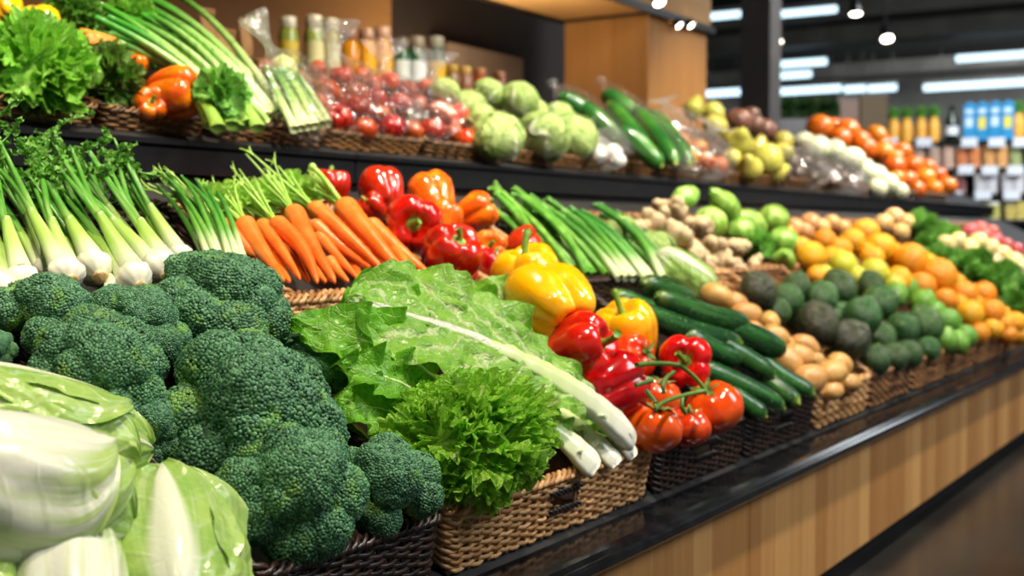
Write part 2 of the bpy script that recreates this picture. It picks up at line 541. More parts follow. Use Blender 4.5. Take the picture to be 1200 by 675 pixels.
po = thing('wooden_pillar', (5.73, 2.82, 0), 'square wooden pillar rising behind the upper shelf', 'pillar')
sub(po, 'shaft', B(5.40, 6.07, 2.60, 3.05, 0, 1.765, 0.004), M_WOOD_P, smooth=False)
bm_ = thing('wooden_beam', (2.5, 2.82, 1.77), 'boxed wooden beam overhead carried by the square pillar', 'beam')
sub(bm_, 'beam_box', B(-1.0, 6.09, 2.585, 3.05, 1.765, 2.10, 0.004), M_WOOD_S, smooth=False)
sub(bm_, 'light_rail', B(-1.0, 6.10, 2.565, 2.585, 1.752, 1.785), M_BLACKM, smooth=False)
sub(bm_, 'light_rail', B(-1.0, 5.40, 3.05, 3.075, 1.75, 1.785), M_BLACKM, smooth=False)
sub(bm_, 'light_rail', B(5.385, 5.40, 2.585, 3.06, 1.752, 1.765), M_BLACKM, smooth=False)

co = thing('steel_column', (8.1, 3.08, 0), 'dark steel column standing behind the far end of the shelf', 'column')
sub(co, 'column_shaft', B(8.0, 8.2, 2.98, 3.19, 0, 4.2, 0.006), M_STEEL, smooth=False)

# ceiling services and lamps in the hall
for k, (px, py, ln) in enumerate([(1010, 90, 9), (1010, 22, 6), (1090, 45, 3)]):
    p = at(px, py, z=3.75 if k != 2 else 3.5)
    g = B(p[0] - 0.25, p[0] + 0.25, p[1] - ln, p[1] + 5, 3.75 if k != 2 else 3.5, 4.0)
    tag(obj('ceiling_duct', g.mesh('ceiling_duct', M_DUCT, False)), ['long grey duct lowest across the hall ceiling', 'grey duct high across the ceiling near the column', 'short grey ceiling duct at the upper right'][k], 'duct', 'ceiling ducts')
tubes = [(828, 20, 874, 22, 'at the left of the steel column, upper one'), (900, 18, 980, 16, 'just right of the steel column, highest one'),
         (828, 110, 869, 110, 'at the left of the steel column, lower one'), (906, 108, 985, 106, 'above the far orange pile, lowest row, left piece'),
         (990, 105, 1014, 105, 'above the far orange pile, lowest row, short middle piece'), (1018, 104, 1050, 104, 'lowest row, right end piece left of the gap'),
         (1083, 103, 1215, 100, 'above the blue cartons, longest lower tube'), (1121, 69, 1215, 65, 'upper right corner above the blue cartons'),
         (897, 77, 968, 75, 'right of the column, dim upper piece'), (897, 90, 950, 88, 'right of the column, below the dim piece')]
for px, py, qx, qy, w in tubes:
    zz = 3.3
    p = at(px, py, z=zz); q = at(qx, qy, x=p[0]); q[2] = zz
    r = thing('tube_light', (p + q) / 2 * [1, 1, 0] + [0, 0, zz], 'glowing cold white tube light ' + w, 'ceiling light', 'tube lights in the hall')
    rr = 0.045 * (p - CAM) @ FW / 17
    sub(r, 'tube', G().tube(np.linspace(p, q, 3), rr, 10), M_TUBE)
    c = (p + q) / 2; h = abs(p[1] - q[1]) / 2
    sub(r, 'housing', B(c[0] - rr, c[0] + rr, c[1] - h, c[1] + h, zz + rr, zz + rr + 0.05), M_DUCT, smooth=False)
    for yy in (c[1] - h * 0.7, c[1] + h * 0.7):
        sub(r, 'hanger', G().tube([(c[0], yy, zz + rr), (c[0], yy, 4.2)], 0.006, 5), M_BLACKM)
def spot(px, py, d, z_top, label, tilt=(0, 0)):
    p = at(px, py, d=d)
    r = thing('spot_lamp', p, label, 'spotlight', 'ceiling spotlights')
    k = d / 9 * 0.72
    ax = unit((tilt[0], tilt[1], -1))
    g = G().tube([p - ax * 0.16 * k, p - ax * 0.15 * k, p - ax * 0.02 * k, p], [0.03 * k, 0.05 * k, 0.06 * k, 0.062 * k], 16, cap=False)
    g.tube([p - ax * 0.161 * k, p - ax * 0.16 * k], [0.001, 0.03 * k], 16)
    sub(r, 'lamp_head', g, M_BLACKM)
    sub(r, 'bulb', G().tube([p - ax * 0.012 * k, p - ax * 0.006 * k, p], [0.055 * k, 0.055 * k, 0.001], 16), M_BULB)
    sub(r, 'arm', G().tube([p - ax * 0.15 * k, (p[0], p[1], z_top)], 0.012 * k, 6), M_BLACKM)
spot(1040, 46, 9, 4.2, 'bright ceiling spotlight hanging right of the column', (-0.55, -0.35))
spot(910, 50, 10, 4.2, 'ceiling spotlight close beside the steel column', (-0.5, -0.3))
spot(1003, 17, 8.5, 4.2, 'small spotlight near the top edge, right of the column', (-0.2, -0.1))
spot(773, 4, 5.3, 2.6, 'spotlight against the wooden beam above the pillar', (-0.3, -0.5))
for px, py in ((797, 29), (811, 29)):
    p = at(px, py, y=2.55)
    r = thing('rail_spot', p, 'tiny lit lamp on the beam rail above the pillar, ' + ('left' if px == 797 else 'right') + ' of the two', 'spotlight', 'rail lamps')
    sub(r, 'lamp_head', G().tube([p + [0, 0.02, 0.02], p + [0, 0, -0.005]], [0.018, 0.022], 12, cap=False), M_BLACKM)
    sub(r, 'bulb', G().tube([p + [0, 0.004, 0.0], p + [0, 0, -0.003]], [0.02, 0.001], 12), M_BULB)
for px, py in ((611, 9), (633, 15)):
    p = at(px, py, y=3.06)
    r = thing('rail_spot', p, 'tiny lit lamp under the rear edge of the beam, ' + ('left' if px == 611 else 'right') + ' of the two', 'spotlight', 'rail lamps')
    sub(r, 'lamp_head', G().tube([p + [0, 0.01, 0.02], p + [0, 0, -0.005]], [0.018, 0.022], 12, cap=False), M_BLACKM)
    sub(r, 'bulb', G().tube([p + [0, 0.004, 0.0], p + [0, 0, -0.003]], [0.02, 0.001], 12), M_BULB)

# ------------------------------------------------------------------ woven baskets
def wicker(name, c1, c2, rough=0.5):
    t = NT(name)
    nz = t.noise(90, 3)
    f = t.math('ADD', t.math('MULTIPLY', t.pu()[0], 0.7), t.math('MULTIPLY', nz, 0.4))
    t.bump(t.noise(400, 2), 0.2, 0.0006)
    return t.fin(t.mix(t.ss(f, 0.15, 0.95), lin(c1), lin(c2)), rough, 0.45)
M_WTAN = wicker('wicker_tan', '#94632f', '#dfb27a')
M_WBLK = wicker('wicker_black', '#120d0a', '#3f2a1c', 0.38)
M_WDRK = wicker('wicker_dark_brown', '#1c110a', '#8e6536', 0.42)
M_WBRN = wicker('wicker_brown', '#5b3a20', '#a8794b')
def basket(x0, x1, y0, y1, base, slope, h, mat, label, rows=9, group='woven baskets', hole=True, rimr=0.006, st_gap=0.024, seed=0, k=5, hole_mat=None):
    rng = np.random.default_rng(seed + int(x0 * 100))
    r = thing('wicker_basket', ((x0 + x1) / 2, (y0 + y1) / 2, base + slope * (y1 - y0) / 2), label, 'basket', group)
    cr = 0.02
    # perimeter of a rounded rectangle, starting mid-front
    pts = []
    def seg(a, b):
        n = max(2, int(np.linalg.norm(np.subtract(b, a)) / (st_gap / 4)))
        pts.extend([np.array(a) + (np.array(b) - a) * i / n for i in range(n)])
    def arc(cx, cy, a0):
        for i in range(6):
            a = a0 + (pi / 2) * i / 6
            pts.append(np.array([cx + cr * math.cos(a), cy + cr * math.sin(a)]))
    seg(((x0 + x1) / 2, y0), (x1 - cr, y0)); arc(x1 - cr, y0 + cr, -pi / 2)
    seg((x1, y0 + cr), (x1, y1 - cr)); arc(x1 - cr, y1 - cr, 0)
    seg((x1 - cr, y1), (x0 + cr, y1)); arc(x0 + cr, y1 - cr, pi / 2)
    seg((x0, y1 - cr), (x0, y0 + cr)); arc(x0 + cr, y0 + cr, pi)
    seg((x0 + cr, y0), ((x0 + x1) / 2, y0))
    P = np.array(pts); n = len(P)
    D = np.linalg.norm(np.diff(P, axis=0, append=P[:1]), axis=1)
    S = np.concatenate([[0], np.cumsum(D)[:-1]]); tot = D.sum()
    ns = int(round(tot / st_gap / 2)) * 2
    T = np.roll(P, -1, 0) - np.roll(P, 1, 0); T /= np.linalg.norm(T, axis=1, keepdims=True)
    N2 = np.c_[T[:, 1], -T[:, 0]]
    cen = np.array([(x0 + x1) / 2, (y0 + y1) / 2])
    def put(Q, hh):                                  # plan point + height -> room (flared a little)
        Q = np.asarray(Q); hh = np.broadcast_to(hh, (len(Q),)); fl = 1 - 0.05 * (1 - np.clip(hh / h, 0, 1))[:, None]
        W = cen + (Q - cen) * fl
        return np.c_[W, base + slope * (W[:, 1] - y0) + hh]
    g = G(); rh = h / rows
    th = np.linspace(0, 2 * pi, k, endpoint=False)
    front = (np.abs(P[:, 0] - cen[0]) < 0.042) & (P[:, 1] < y0 + 0.005)
    for j in range(rows):
        off = 0.0019 * np.sin(pi * (S / tot * ns + j)) + rng.normal(0, 0.0004, n)
        hh = (j + 0.5) * rh + 0.0006 * np.sin(S * 40 + j * 2) + 0.002 * vnoise(np.c_[S * 9, np.full(n, j * 3.3), np.zeros(n)], seed)
        c = put(P + N2 * off[:, None], hh)
        nn = np.c_[N2, np.zeros(n)]
        rr = rh * 0.62
        ring = c[:, None] + rr * (np.cos(th)[None, :, None] * nn[:, None] * 0.75 + np.sin(th)[None, :, None] * np.array([0, 0, 1.0]))
        a = np.zeros((n, k, 3)); a[..., 0] = rng.uniform() * 0.7 + 0.3 * (0.5 + 0.5 * vnoise(np.c_[S * 6 + j * 17, np.zeros(n), np.zeros(n)], seed))[:, None]
        mask = None
        if hole and rows * 0.45 <= j < rows * 0.74:
            mask = np.ones((n, k), bool); mask[front] = False
        g.grid(ring, a, cu=True, cv=True, mask=mask)
    sub(r, 'woven_wall', g, mat)
    g = G()
    for i in range(ns):
        s_ = (i + 0.5) / ns * tot
        idx = int(np.searchsorted(S, s_)) % n
        if hole and front[idx] and abs(P[idx, 0] - cen[0]) < 0.034: continue
        q = P[[idx]]
        hh = np.array([0, h * 0.5, h])
        pth = np.concatenate([put(q, np.array([x])) for x in hh])
        g.tube(pth, 0.0024, 5, a=(rng.uniform() * 0.6, 0, 0), cap=False)
    sub(r, 'stake', g, mat)
    g = G()
    for ph in range(3):                              # plaited rim
        w = S / tot * round(tot / 0.045) * 2 * pi + ph * 2 * pi / 3
        c = put(P + N2 * (0.0045 * np.cos(w))[:, None], h + 0.003 + 0.0042 * np.sin(w))
        ring = c[:, None] + rimr * 0.72 * (np.cos(th)[None, :, None] * np.c_[N2, np.zeros(n)][:, None] + np.sin(th)[None, :, None] * np.array([0, 0, 1.0]))
        a = np.zeros((n, k, 3)); a[..., 0] = 0.15 + 0.3 * ph
        g.grid(ring, a, cu=True, cv=True)
    sub(r, 'rim', g, mat)
    if hole:
        g = G()
        for hh0 in (h * 0.44, h * 0.77):
            xx = np.linspace(cen[0] - 0.046, cen[0] + 0.046, 24)
            c = put(np.c_[xx, np.full(24, y0 - 0.002)], np.full(24, hh0))
            for ph in (0, pi):
                w = np.linspace(0, 8 * pi, 24) + ph
                g.tube(c + np.c_[np.zeros(24), 0.003 * np.cos(w), 0.003 * np.sin(w)], 0.0032, 5, a=(0.2, 0, 0))
        sub(r, 'handle', g, hole_mat or mat)
    b = G()
    q = put(np.array([[x0, y0], [x1, y0], [x1, y1], [x0, y1]]), np.full(4, 0.003))
    b.add(np.concatenate([q, q - [0, 0, 0.003]]), q=[[0, 1, 2, 3], [7, 6, 5, 4], [0, 4, 5, 1], [1, 5, 6, 2], [2, 6, 7, 3], [3, 7, 4, 0]])
    sub(r, 'basket_base', b, M_WBLK, smooth=False)
    return r
FB, FS = 0.318, 0.65
Y0, Y1 = 0.885, 1.262
front = [(0.34, 0.935, M_WBLK, 'black woven basket under the napa cabbages'), (0.945, 1.268, M_WBLK, 'black woven basket heaped with broccoli'),
         (1.276, 1.868, M_WTAN, 'tan woven basket holding curly lettuce and napa leaves'), (1.876, 2.268, M_WBLK, 'black woven basket holding tomatoes and bell peppers'),
         (2.276, 2.668, M_WBLK, 'black woven basket full of cucumbers'), (2.676, 3.076, M_WTAN, 'tan woven basket full of potatoes'),
         (3.084, 3.47, M_WBRN, 'brown woven basket in front of the largest avocados'), (3.478, 3.86, M_WBRN, 'brown woven basket under limes and small avocados'),
         (3.868, 4.25, M_WBRN, 'brown woven basket at the front of the orange pile'), (4.258, 4.70, M_WBRN, 'brown woven basket at the right picture edge under oranges'),
         (4.71, 5.30, M_WBRN, 'woven basket under the far leafy greens'), (5.31, 6.40, M_WBRN, 'far woven basket heaped with pale yellow apples')]
for i, (a, b, m, lb) in enumerate(front):
    basket(a, b, Y0, Y1, FB, FS, 0.085, m, lb, rows=15 if i < 5 else 9, group='front row of baskets', hole=(i != 1 and i != 0), seed=i, hole_mat=M_WBLK if i == 2 else None)
SBASE, SS_ = 0.588, 0.55
second = [(0.75, 1.455, M_WBLK, 'black woven basket under the fennel bulbs'), (1.465, 2.02, M_WTAN, 'tan woven basket full of carrots'),
          (2.03, 2.32, M_WTAN, 'tan woven basket holding red and orange bell peppers'), (2.33, 2.78, M_WBLK, 'dark woven basket of asparagus and leeks'),
          (2.79, 3.55, M_WBRN, 'woven basket heaped with knobbly ginger'), (3.56, 4.5, M_WBRN, 'woven basket of pale green squash'),
          (4.51, 5.6, M_WBRN, 'woven basket in the second row behind the oranges'), (5.61, 7.4, M_WBRN, 'far woven basket in the second row')]
for i, (a, b, m, lb) in enumerate(second):
    basket(a, b, 1.30, 1.56, SBASE, SS_, 0.062, m, lb, rows=7, group='second row of baskets', hole=False, seed=40 + i)
px_up = [-40, 120, 248, 385, 500, 600, 690, 770, 850, 920, 985, 1060, 1112]
nm = ['under the left curly lettuce', 'under the orange bell peppers', 'under the celery and bagged green onions', 'under the first bags of red tomatoes', 'under the orange tomatoes',
      'under the pale cabbages', 'under the bagged garlic and cucumbers', 'under the bagged apples', 'under the yellow pears', 'under the dark netted figs', 'under the pale squash', 'under the far oranges']
for i, (a, b) in enumerate(zip(px_up[:-1], px_up[1:])):
    xa = at(a, 150, y=1.83)[0] + 0.006; xb = min(at(b, 150, y=1.83)[0] - 0.006, XE)
    basket(xa, xb, 1.83, 2.40, 0.93, 0.42, 0.040, M_WDRK, 'low woven tray on the upper shelf ' + nm[i], rows=6, group='trays on the upper shelf', hole=False, seed=80 + i, rimr=0.004, hole_mat=None)

# ------------------------------------------------------------------ produce: shapes
def dirs(nu, nv):
    ph = np.linspace(0, pi, nu)[:, None] * np.ones((1, nv))
    th = np.ones((nu, 1)) * np.linspace(0, 2 * pi, nv, endpoint=False)[None]
    d = np.stack([np.sin(ph) * np.cos(th), np.sin(ph) * np.sin(th), np.cos(ph)], -1)
    a = np.stack([th / (2 * pi), ph / pi, np.zeros_like(th)], -1)
    return d, a, ph, th
def ball(g, rad=(1, 1, 1), nu=20, nv=28, f=None, noise=0.0, nsc=2.0, seed=0, M=None, off=(0, 0, 0)):
    d, a, ph, th = dirs(nu, nv)
    r = np.ones(d.shape[:2])
    if noise: r = r + noise * fbm(d * nsc + 7.7, seed, 2)
    if f is not None: r = r * f(d, ph, th)
    P = d * r[..., None] * np.asarray(rad) + np.asarray(off)
    if M is not None: P = P @ M[:3, :3].T + M[:3, 3]
    return g.grid(P, a, cv=True)
def smooth(x, a, b):
    t_ = np.clip((x - a) / (b - a), 0, 1)
    return t_ * t_ * (3 - 2 * t_)
def bez(p, n=12):
    p = np.asarray(p, float)
    t_ = np.linspace(0, 1, n)[:, None]
    q = [p[i][None] * np.ones((n, 1)) for i in range(len(p))]
    while len(q) > 1: q = [q[i] * (1 - t_) + q[i + 1] * t_ for i in range(len(q) - 1)]
    return q[0]

def pepper_mesh(lobes=4, H=1.05, seed=0, nu=44, nv=88, wob=0.045, val=0.24):
    d, a, ph, th = dirs(nu, nv)
    rng = np.random.default_rng(seed)
    th2 = th + 0.18 * np.sin(th + rng.uniform(0, 6)) + 0.12 * np.sin(2 * th + rng.uniform(0, 6))
    lob = np.abs(np.cos(lobes * th2 / 2)) ** 0.62
    c = np.cos(ph); s = np.sin(ph)
    z = np.sign(c) * np.abs(c) ** 0.72
    r = s ** 0.70
    zn = (z + 1) / 2
    R = r * (0.80 + 0.20 * smooth(zn, 0.0, 0.75)) * (1 - (val - 0.05 * zn) * (1 - lob) * smooth(r, 0.1, 0.8))
    Z = H * z
    Z = Z - 0.34 * np.exp(-(r / 0.36) ** 2) * (c > 0) + 0.30 * np.exp(-(r / 0.30) ** 2) * (c < 0)
    Z = Z + np.where(c > 0, 0.10, -0.14) * (lob - 0.5) * smooth(r, 0.15, 0.6) * (1 - smooth(r, 0.8, 1.0))
    n = 1 + wob * fbm(d * 1.5, seed, 2)
    P = np.stack([R * np.cos(th) * n, R * np.sin(th) * n, Z * n], -1)
    return G().grid(P, a, cv=True)
def pepper_stem(seed=0, L=0.6, bend=0.5):
    g = G()
    p = bez([(0, 0, 0.60), (0, 0, 0.60 + L * 0.5), (bend * 0.4, 0, 0.60 + L * 0.85), (bend, 0, 0.60 + L)], 12)
    g.tube(p, np.array([0.20, 0.14, 0.105, 0.095, 0.09, 0.088, 0.088, 0.09, 0.095, 0.10, 0.11, 0.115]), 12)
    d, a, ph, th = dirs(8, 24)
    r = 0.32 + 0.06 * np.cos(5 * th)
    g.grid(np.stack([d[..., 0] * r, d[..., 1] * r, 0.66 + 0.07 * d[..., 2]], -1), a, cv=True)
    return g
def tomato_mesh(seed=0, ribs=5, nu=32, nv=56, flat=0.82):
    d, a, ph, th = dirs(nu, nv)
    r = 1 + 0.045 * np.cos(ribs * th + seed) * smooth(1 - ph / pi, 0.35, 0.95) + 0.03 * fbm(d * 1.3, seed, 2)
    P = d * r[..., None] * np.array([1, 1, flat])
    P[..., 2] -= 0.20 * np.exp(-(np.sin(ph) / 0.30) ** 2) * (np.cos(ph) > 0) - 0.04 * np.exp(-(np.sin(ph) / 0.2) ** 2) * (np.cos(ph) < 0)
    return G().grid(P, a, cv=True)
def calyx_mesh(seed=0, n=5, L=0.62, z0=0.64, stem=0.25):
    rng = np.random.default_rng(seed); g = G()
    for i in range(n):
        th = 2 * pi * i / n + rng.normal(0, 0.15)
        s_ = np.linspace(0, 1, 9); lift = rng.uniform(0.05, 0.3)
        rad = L * s_ * rng.uniform(0.8, 1.1)
        zz = z0 + 0.03 + 0.26 * s_ - (0.22 - lift * 0.6) * s_ ** 2
        w = 0.085 * np.sin(pi * np.clip(s_ * 0.92 + 0.08, 0, 1)) ** 0.7
        c, s2 = math.cos(th), math.sin(th)
        P = np.stack([np.stack([rad * c - k * w * s2, rad * s2 + k * w * c, zz + 0.02 * abs(k)], -1) for k in (-1, -0.4, 0.4, 1)], 1)
        g.grid(P)
    if stem:
        g.tube(bez([(0, 0, z0), (0, 0, z0 + stem * 0.6), (stem * 0.3, 0, z0 + stem)], 6), 0.06, 8)
    return g
def frill(g, L, W, k=9, amp=0.12, seed=0, nr=9, nt=72, M=None, span=1.75, bowl=0.3):
    """one curly leaf: a fan from the origin along +x with a frilled edge"""
    rng = np.random.default_rng(seed)
    r = (np.linspace(0.04, 1, nr) ** 0.8)[:, None] * np.ones((1, nt))
    th = np.ones((nr, 1)) * np.linspace(-span, span, nt)[None]
    p = rng.uniform(0, 6.28, 6)
    w1 = np.sin(k * th + p[0]) + 0.5 * np.sin(2.13 * k * th + p[1]) + 0.28 * np.sin(3.9 * k * th + p[2] + 3 * r)
    w2 = np.cos(k * th + p[3]) + 0.7 * np.sin(2.6 * k * th + p[4]) + 0.5 * np.cos(4.3 * k * th + p[5])
    e = r ** 2.2
    rr = r * (1 + 0.06 * e * w2)
    x = L * rr * (0.55 * np.cos(th) + 0.45 - 0.1 * np.sin(th) ** 2)
    y = W * rr * np.sin(th * 0.9)
    z = bowl * L * (r ** 2) * (0.4 + 0.6 * np.sin(th) ** 2) + amp * L * e * w1
    P = np.stack([x, y + 0.3 * amp * L * e * w2, z], -1)
    P = P + 0.012 * L * vnoise(P / L * 7, seed)[..., None]
    a = np.stack([np.abs(np.sin(th * 0.5)), r, th / span], -1)
    if M is not None: P = P @ M[:3, :3].T + M[:3, 3]
    return g.grid(P, a)
def leaf(A, Bp, nrm, W, arc=0.08, prof='oval', cup=0.15, ruf=0.012, nruf=6, crk=0.004, seed=0, nu=70, nv=45, tip=0.0, rib=0.0, ribw=0.012, g=None, side=0.0, csc=45, stalk=None, twist=0.0):
    g = g or G()
    A = np.asarray(A, float); Bp = np.asarray(Bp, float)
    X = unit(Bp - A); L = np.linalg.norm(Bp - A)
    Z = np.asarray(nrm, float); Z = unit(Z - X * (Z @ X)); Y = np.cross(Z, X)
    s = np.linspace(0, 1, nu)[:, None] * np.ones((1, nv)); t = np.ones((nu, 1)) * np.linspace(-1, 1, nv)[None]
    if prof == 'napa':
        w = W * (0.15 + 0.85 * smooth(s, 0.08, 0.64)) * np.sqrt(np.clip(1 - np.clip((s - 0.70) / 0.305, 0, 1) ** 2.4, 0, 1))
    elif prof == 'oval':
        w = W * np.clip(np.sin(pi * np.clip(s, 0.0, 0.997) ** 0.85), 0, 1) ** 0.62 * (0.35 + 0.65 * smooth(s, 0.0, 0.35))
    elif prof == 'pointed':
        w = W * np.clip(np.sin(pi * np.clip(s, 0.0, 0.998) ** 0.72), 0, 1) ** 0.85
    else:
        w = W * np.clip(np.sin(pi * np.clip(s, 0.03, 0.99)), 0, 1) ** 0.5
    w = w * (1 + 0.06 * vnoise(np.stack([s * 5, np.sign(t) * 3, s * 0], -1), seed + 3) * np.abs(t))
    e = np.maximum(np.abs(t), smooth(s, 0.75, 1.0)) ** 2.2
    ph = 2 * pi * nruf * s + 2.2 * np.sign(t) + 2.5 * vnoise(np.stack([s * 3, t * 1.5, s * 0 + seed], -1), seed)
    off = cup * w * t ** 2 + ruf * e * np.sin(ph) + 0.5 * ruf * e * np.sin(2.3 * ph + 1)
    q = np.stack([s * L * csc, t * w * csc, np.full_like(s, seed * 1.7)], -1)
    bl = 0.3 + 0.7 * smooth(np.abs(t), 0.08, 0.4)
    off = off + crk * bl * (np.abs(vnoise(q, seed)) * 1.6 - 0.5 + 0.5 * vnoise(q * 2.1, seed + 1))
    if rib: off = off + rib * (1 - 0.8 * s) * np.exp(-(t * w / ribw) ** 2)
    mid = A + X * (s * L)[..., None] + Z * (arc * L * 4 * s * (1 - s) - tip * L * s ** 3)[..., None] + Y * (side * L * 4 * s * (1 - s))[..., None]
    tw = twist * s
    P = mid + (Y * np.cos(tw)[..., None] + Z * np.sin(tw)[..., None]) * (t * w)[..., None] + Z * off[..., None]
    a = np.stack([np.abs(t), s, t], -1)
    g.grid(P, a)
    g.stalk = None
    if stalk:                                        # thick pale midrib at the base: (length share, radius)
        ss = np.linspace(0, stalk[0], 26); m = (ss * (nu - 1)).astype(int)
        c = P[m, nv // 2] - Z * stalk[1] * 0.2
        rr = stalk[1] * np.clip(1 - (ss / stalk[0]), 0.03, 1) ** 0.55
        rr[0] *= 0.72; rr[1] *= 0.93
        g.stalk = G().tube(c, rr, 20, a=(0, 0, 0), up=Z, flat=0.55)
        V = np.concatenate(g.stalk.V)
        n_ = 26 * 20                                 # lengthwise grooves
        k_ = np.arange(n_) % 20
        V[:n_] = np.repeat(c, 20, 0) + (V[:n_] - np.repeat(c, 20, 0)) * (1 + 0.07 * np.cos(k_ * 2 * pi / 20 * 5))[:, None]
        g.stalk.V = [V]
    return g

# ------------------------------------------------------------------ produce: materials
M_RED = skin('red_pepper_skin', '#cc0808', '#e01c12', 2.2, 0.16, 0.5, 0.15, 0.004)
M_DRED = skin('deep_red_pepper_skin', '#a80606', '#c90f0c', 2.2, 0.16, 0.5, 0.15, 0.01)
M_ORG = skin('orange_pepper_skin', '#f2590c', '#f5800f', 1.6, 0.17, 0.5, 0.1, 0.01)
M_YEL = skin('yellow_pepper_skin', '#ffb606', '#ffc81c', 1.8, 0.16, 0.5, 0.06)
M_STEM = skin('green_stem', '#5f8f2a', '#7fae3c', 4, 0.5, 0, 0.15, bump=0.2, bs=12, bd=0.03)
M_STEMD = skin('dark_green_stem', '#3f6a1e', '#648c34', 4, 0.5, 0, 0.15, bump=0.2, bs=12, bd=0.03)
M_TOM = skin('tomato_skin', '#dd2a0c', '#ee4a16', 1.4, 0.16, 0.5, 0.12, 0.015)
M_TOMD = skin('dark_tomato_skin', '#9c1410', '#c4381c', 2.4, 0.18, 0.4, 0.3, 0.03)
t = NT('carrot_skin')
y = t.pu()[1]
rg = t.noise(1.0, 2, t.scalevec(t.obj(), (9, 9, 110)))
rg2 = t.noise(1.0, 2, t.scalevec(t.obj(), (60, 60, 260)))
col = t.mix(t.ss(t.noise(14, 3), 0.35, 0.7), lin('#e86a1a'), lin('#f18236'))
col = t.mix(t.math('MULTIPLY', t.ss(rg2, 0.66, 0.74), 0.55), col, lin('#a85416'))
col = t.mix(t.math('MULTIPLY', t.math('SUBTRACT', 1.0, t.ss(y, 0.0, 0.05)), 0.5), col, lin('#9c7a2a'))
t.bump(t.math('ADD', rg, t.math('MULTIPLY', rg2, -0.6)), 0.45, 0.002)
M_CAR = t.fin(t.vary(col, 0.12, 0.006), 0.34, 0.5)
t = NT('cucumber_skin')
x, y = t.pu()[0], t.pu()[1]
st_n = t.noise(1.0, 3, t.scalevec(t.obj(), (60, 60, 9)), 0.6)
col = t.mix(t.ss(st_n, 0.42, 0.72), lin('#16401d'), lin('#356a2c'))
sp = t.noise(1.0, 2, t.scalevec(t.obj(), (190, 190, 120)))
col = t.mix(t.math('MULTIPLY', t.ss(sp, 0.62, 0.7), 0.5), col, lin('#7d9a5a'))
e_ = t.math('ADD', t.ss(y, 0.90, 1.0), t.math('MULTIPLY', t.math('SUBTRACT', 1.0, t.ss(y, 0.0, 0.10)), 0.5))
col = t.mix(t.math('MULTIPLY', e_, 0.65), col, lin('#9bb94a'))
t.bump(t.noise(230, 2), 0.35, 0.0012)
M_CUC = t.fin(t.vary(col, 0.4, 0.02), 0.27, 0.5)
M_CUCE = skin('cucumber_blossom_end', '#b9c44e', '#8f9a38', 60, 0.5, 0, 0.2)
M_POT = skin('potato_skin', '#d39850', '#e3b273', 14, 0.30, 0.15, 0.15, 0.02, 0.25, 90, 0.001, c3='#b0793a', ns3=70)
M_AVO = skin('avocado_skin', '#2c4a26', '#4d7137', 8, 0.22, 0.1, 0.5, 0.04, 0.4, 26, 0.03, c3='#6d8f45', ns3=40)
M_AVD = skin('dark_avocado_skin', '#33332b', '#50553c', 6, 0.24, 0.1, 0.3, 0.03, 0.4, 26, 0.03, c3='#5f6f3f', ns3=25)
M_LIM = skin('lime_skin', '#5f9a34', '#86b84a', 6, 0.33, 0.1, 0.25, 0.03, 0.25, 40, 0.02)
M_CIT = skin('yellow_citrus_skin', '#d9c22c', '#c3cf4c', 12, 0.34, 0.1, 0.12, 0.03, 0.25, 45, 0.02)
M_ORA = skin('orange_peel', '#f59012', '#f9a622', 5, 0.36, 0.1, 0.14, 0.03, 0.3, 45, 0.02)
M_ORR = skin('red_orange_peel', '#ec5c12', '#f07a1e', 8, 0.25, 0.3, 0.16, 0.025, 0.1, 210, 0.001)
M_GIN = skin('ginger_skin', '#c7ac80', '#dcc9a3', 16, 0.55, 0, 0.18, 0.01, 0.5, 70, 0.002, c3='#a07f50', ns3=45)
M_SQU = skin('pale_squash_skin', '#7ba63a', '#a4c85e', 2, 0.30, 0.1, 0.2, 0.02, 0.2, 60, 0.002)
M_CAB = leafmat('cabbage_leaf', '#b6d274', '#93b952', '#e6efc8', '#eef3d8', 0.10, 0.2, 7, 0.36, 0.12, 0.4, 5, dv=0.14, nsc=3, bd=0.08)
M_CABI = skin('cabbage_heart', '#c9dc98', '#dbe8b4', 8, 0.45, 0, 0.1)
M_LET = leafmat('curly_lettuce', '#b2e650', '#98d838', '#c4e878', '#dcedaa', 0.05, 0.22, 8, 0.32, 0.50, 0.4, 20, dv=0.1, nsc=4, bd=0.03)
M_KAL = leafmat('curly_lettuce_upper', '#8cd040', '#6cb42c', '#a6d65c', '#c9e09a', 0.05, 0.2, 8, 0.3, 0.36, 0.4, 20, dv=0.2, nsc=4, bd=0.03)
M_KAD = leafmat('curly_lettuce_dark', '#6aa834', '#4a4a2a', '#8faf4f', '#8a5a5f', 0.06, 0.2, 8, 0.3, 0.3, 0.4, 20, dv=0.2, nsc=2.5, bd=0.03)
M_GRN = leafmat('leafy_green', '#7cc04a', '#58a236', '#94c65c', '#cfe3ad', 0.10, 0.12, 9, 0.36, 0.3, 0.4, 20, dv=0.2, nsc=4, bd=0.03)
M_LOOSE = leafmat('loose_leaf_green', '#7cc62e', '#62b01e', '#b0de70', '#c3dd88', 0.045, 0.0, 8, 0.33, 0.36, 0.55, 110, 0.09, 0.14, nsc=30)
M_NAPL = leafmat('napa_blade', '#8cc83e', '#72b22c', '#dcecb0', '#f4f6e6', 0.16, 0.34, 9, 0.30, 0.30, 0.6, 110, 0.22, 0.06, nsc=30, whitew=0.3)
M_NAPW = leafmat('napa_head_white', '#a9c95f', '#8db944', '#c6da92', '#e8ebd9', 1.0, 0.92, 5, 0.28, 0.12, 0.25, 60, 0.16, 0.05, nsc=14, fine_s=0.05, vs=0.2, stripe=0.85)
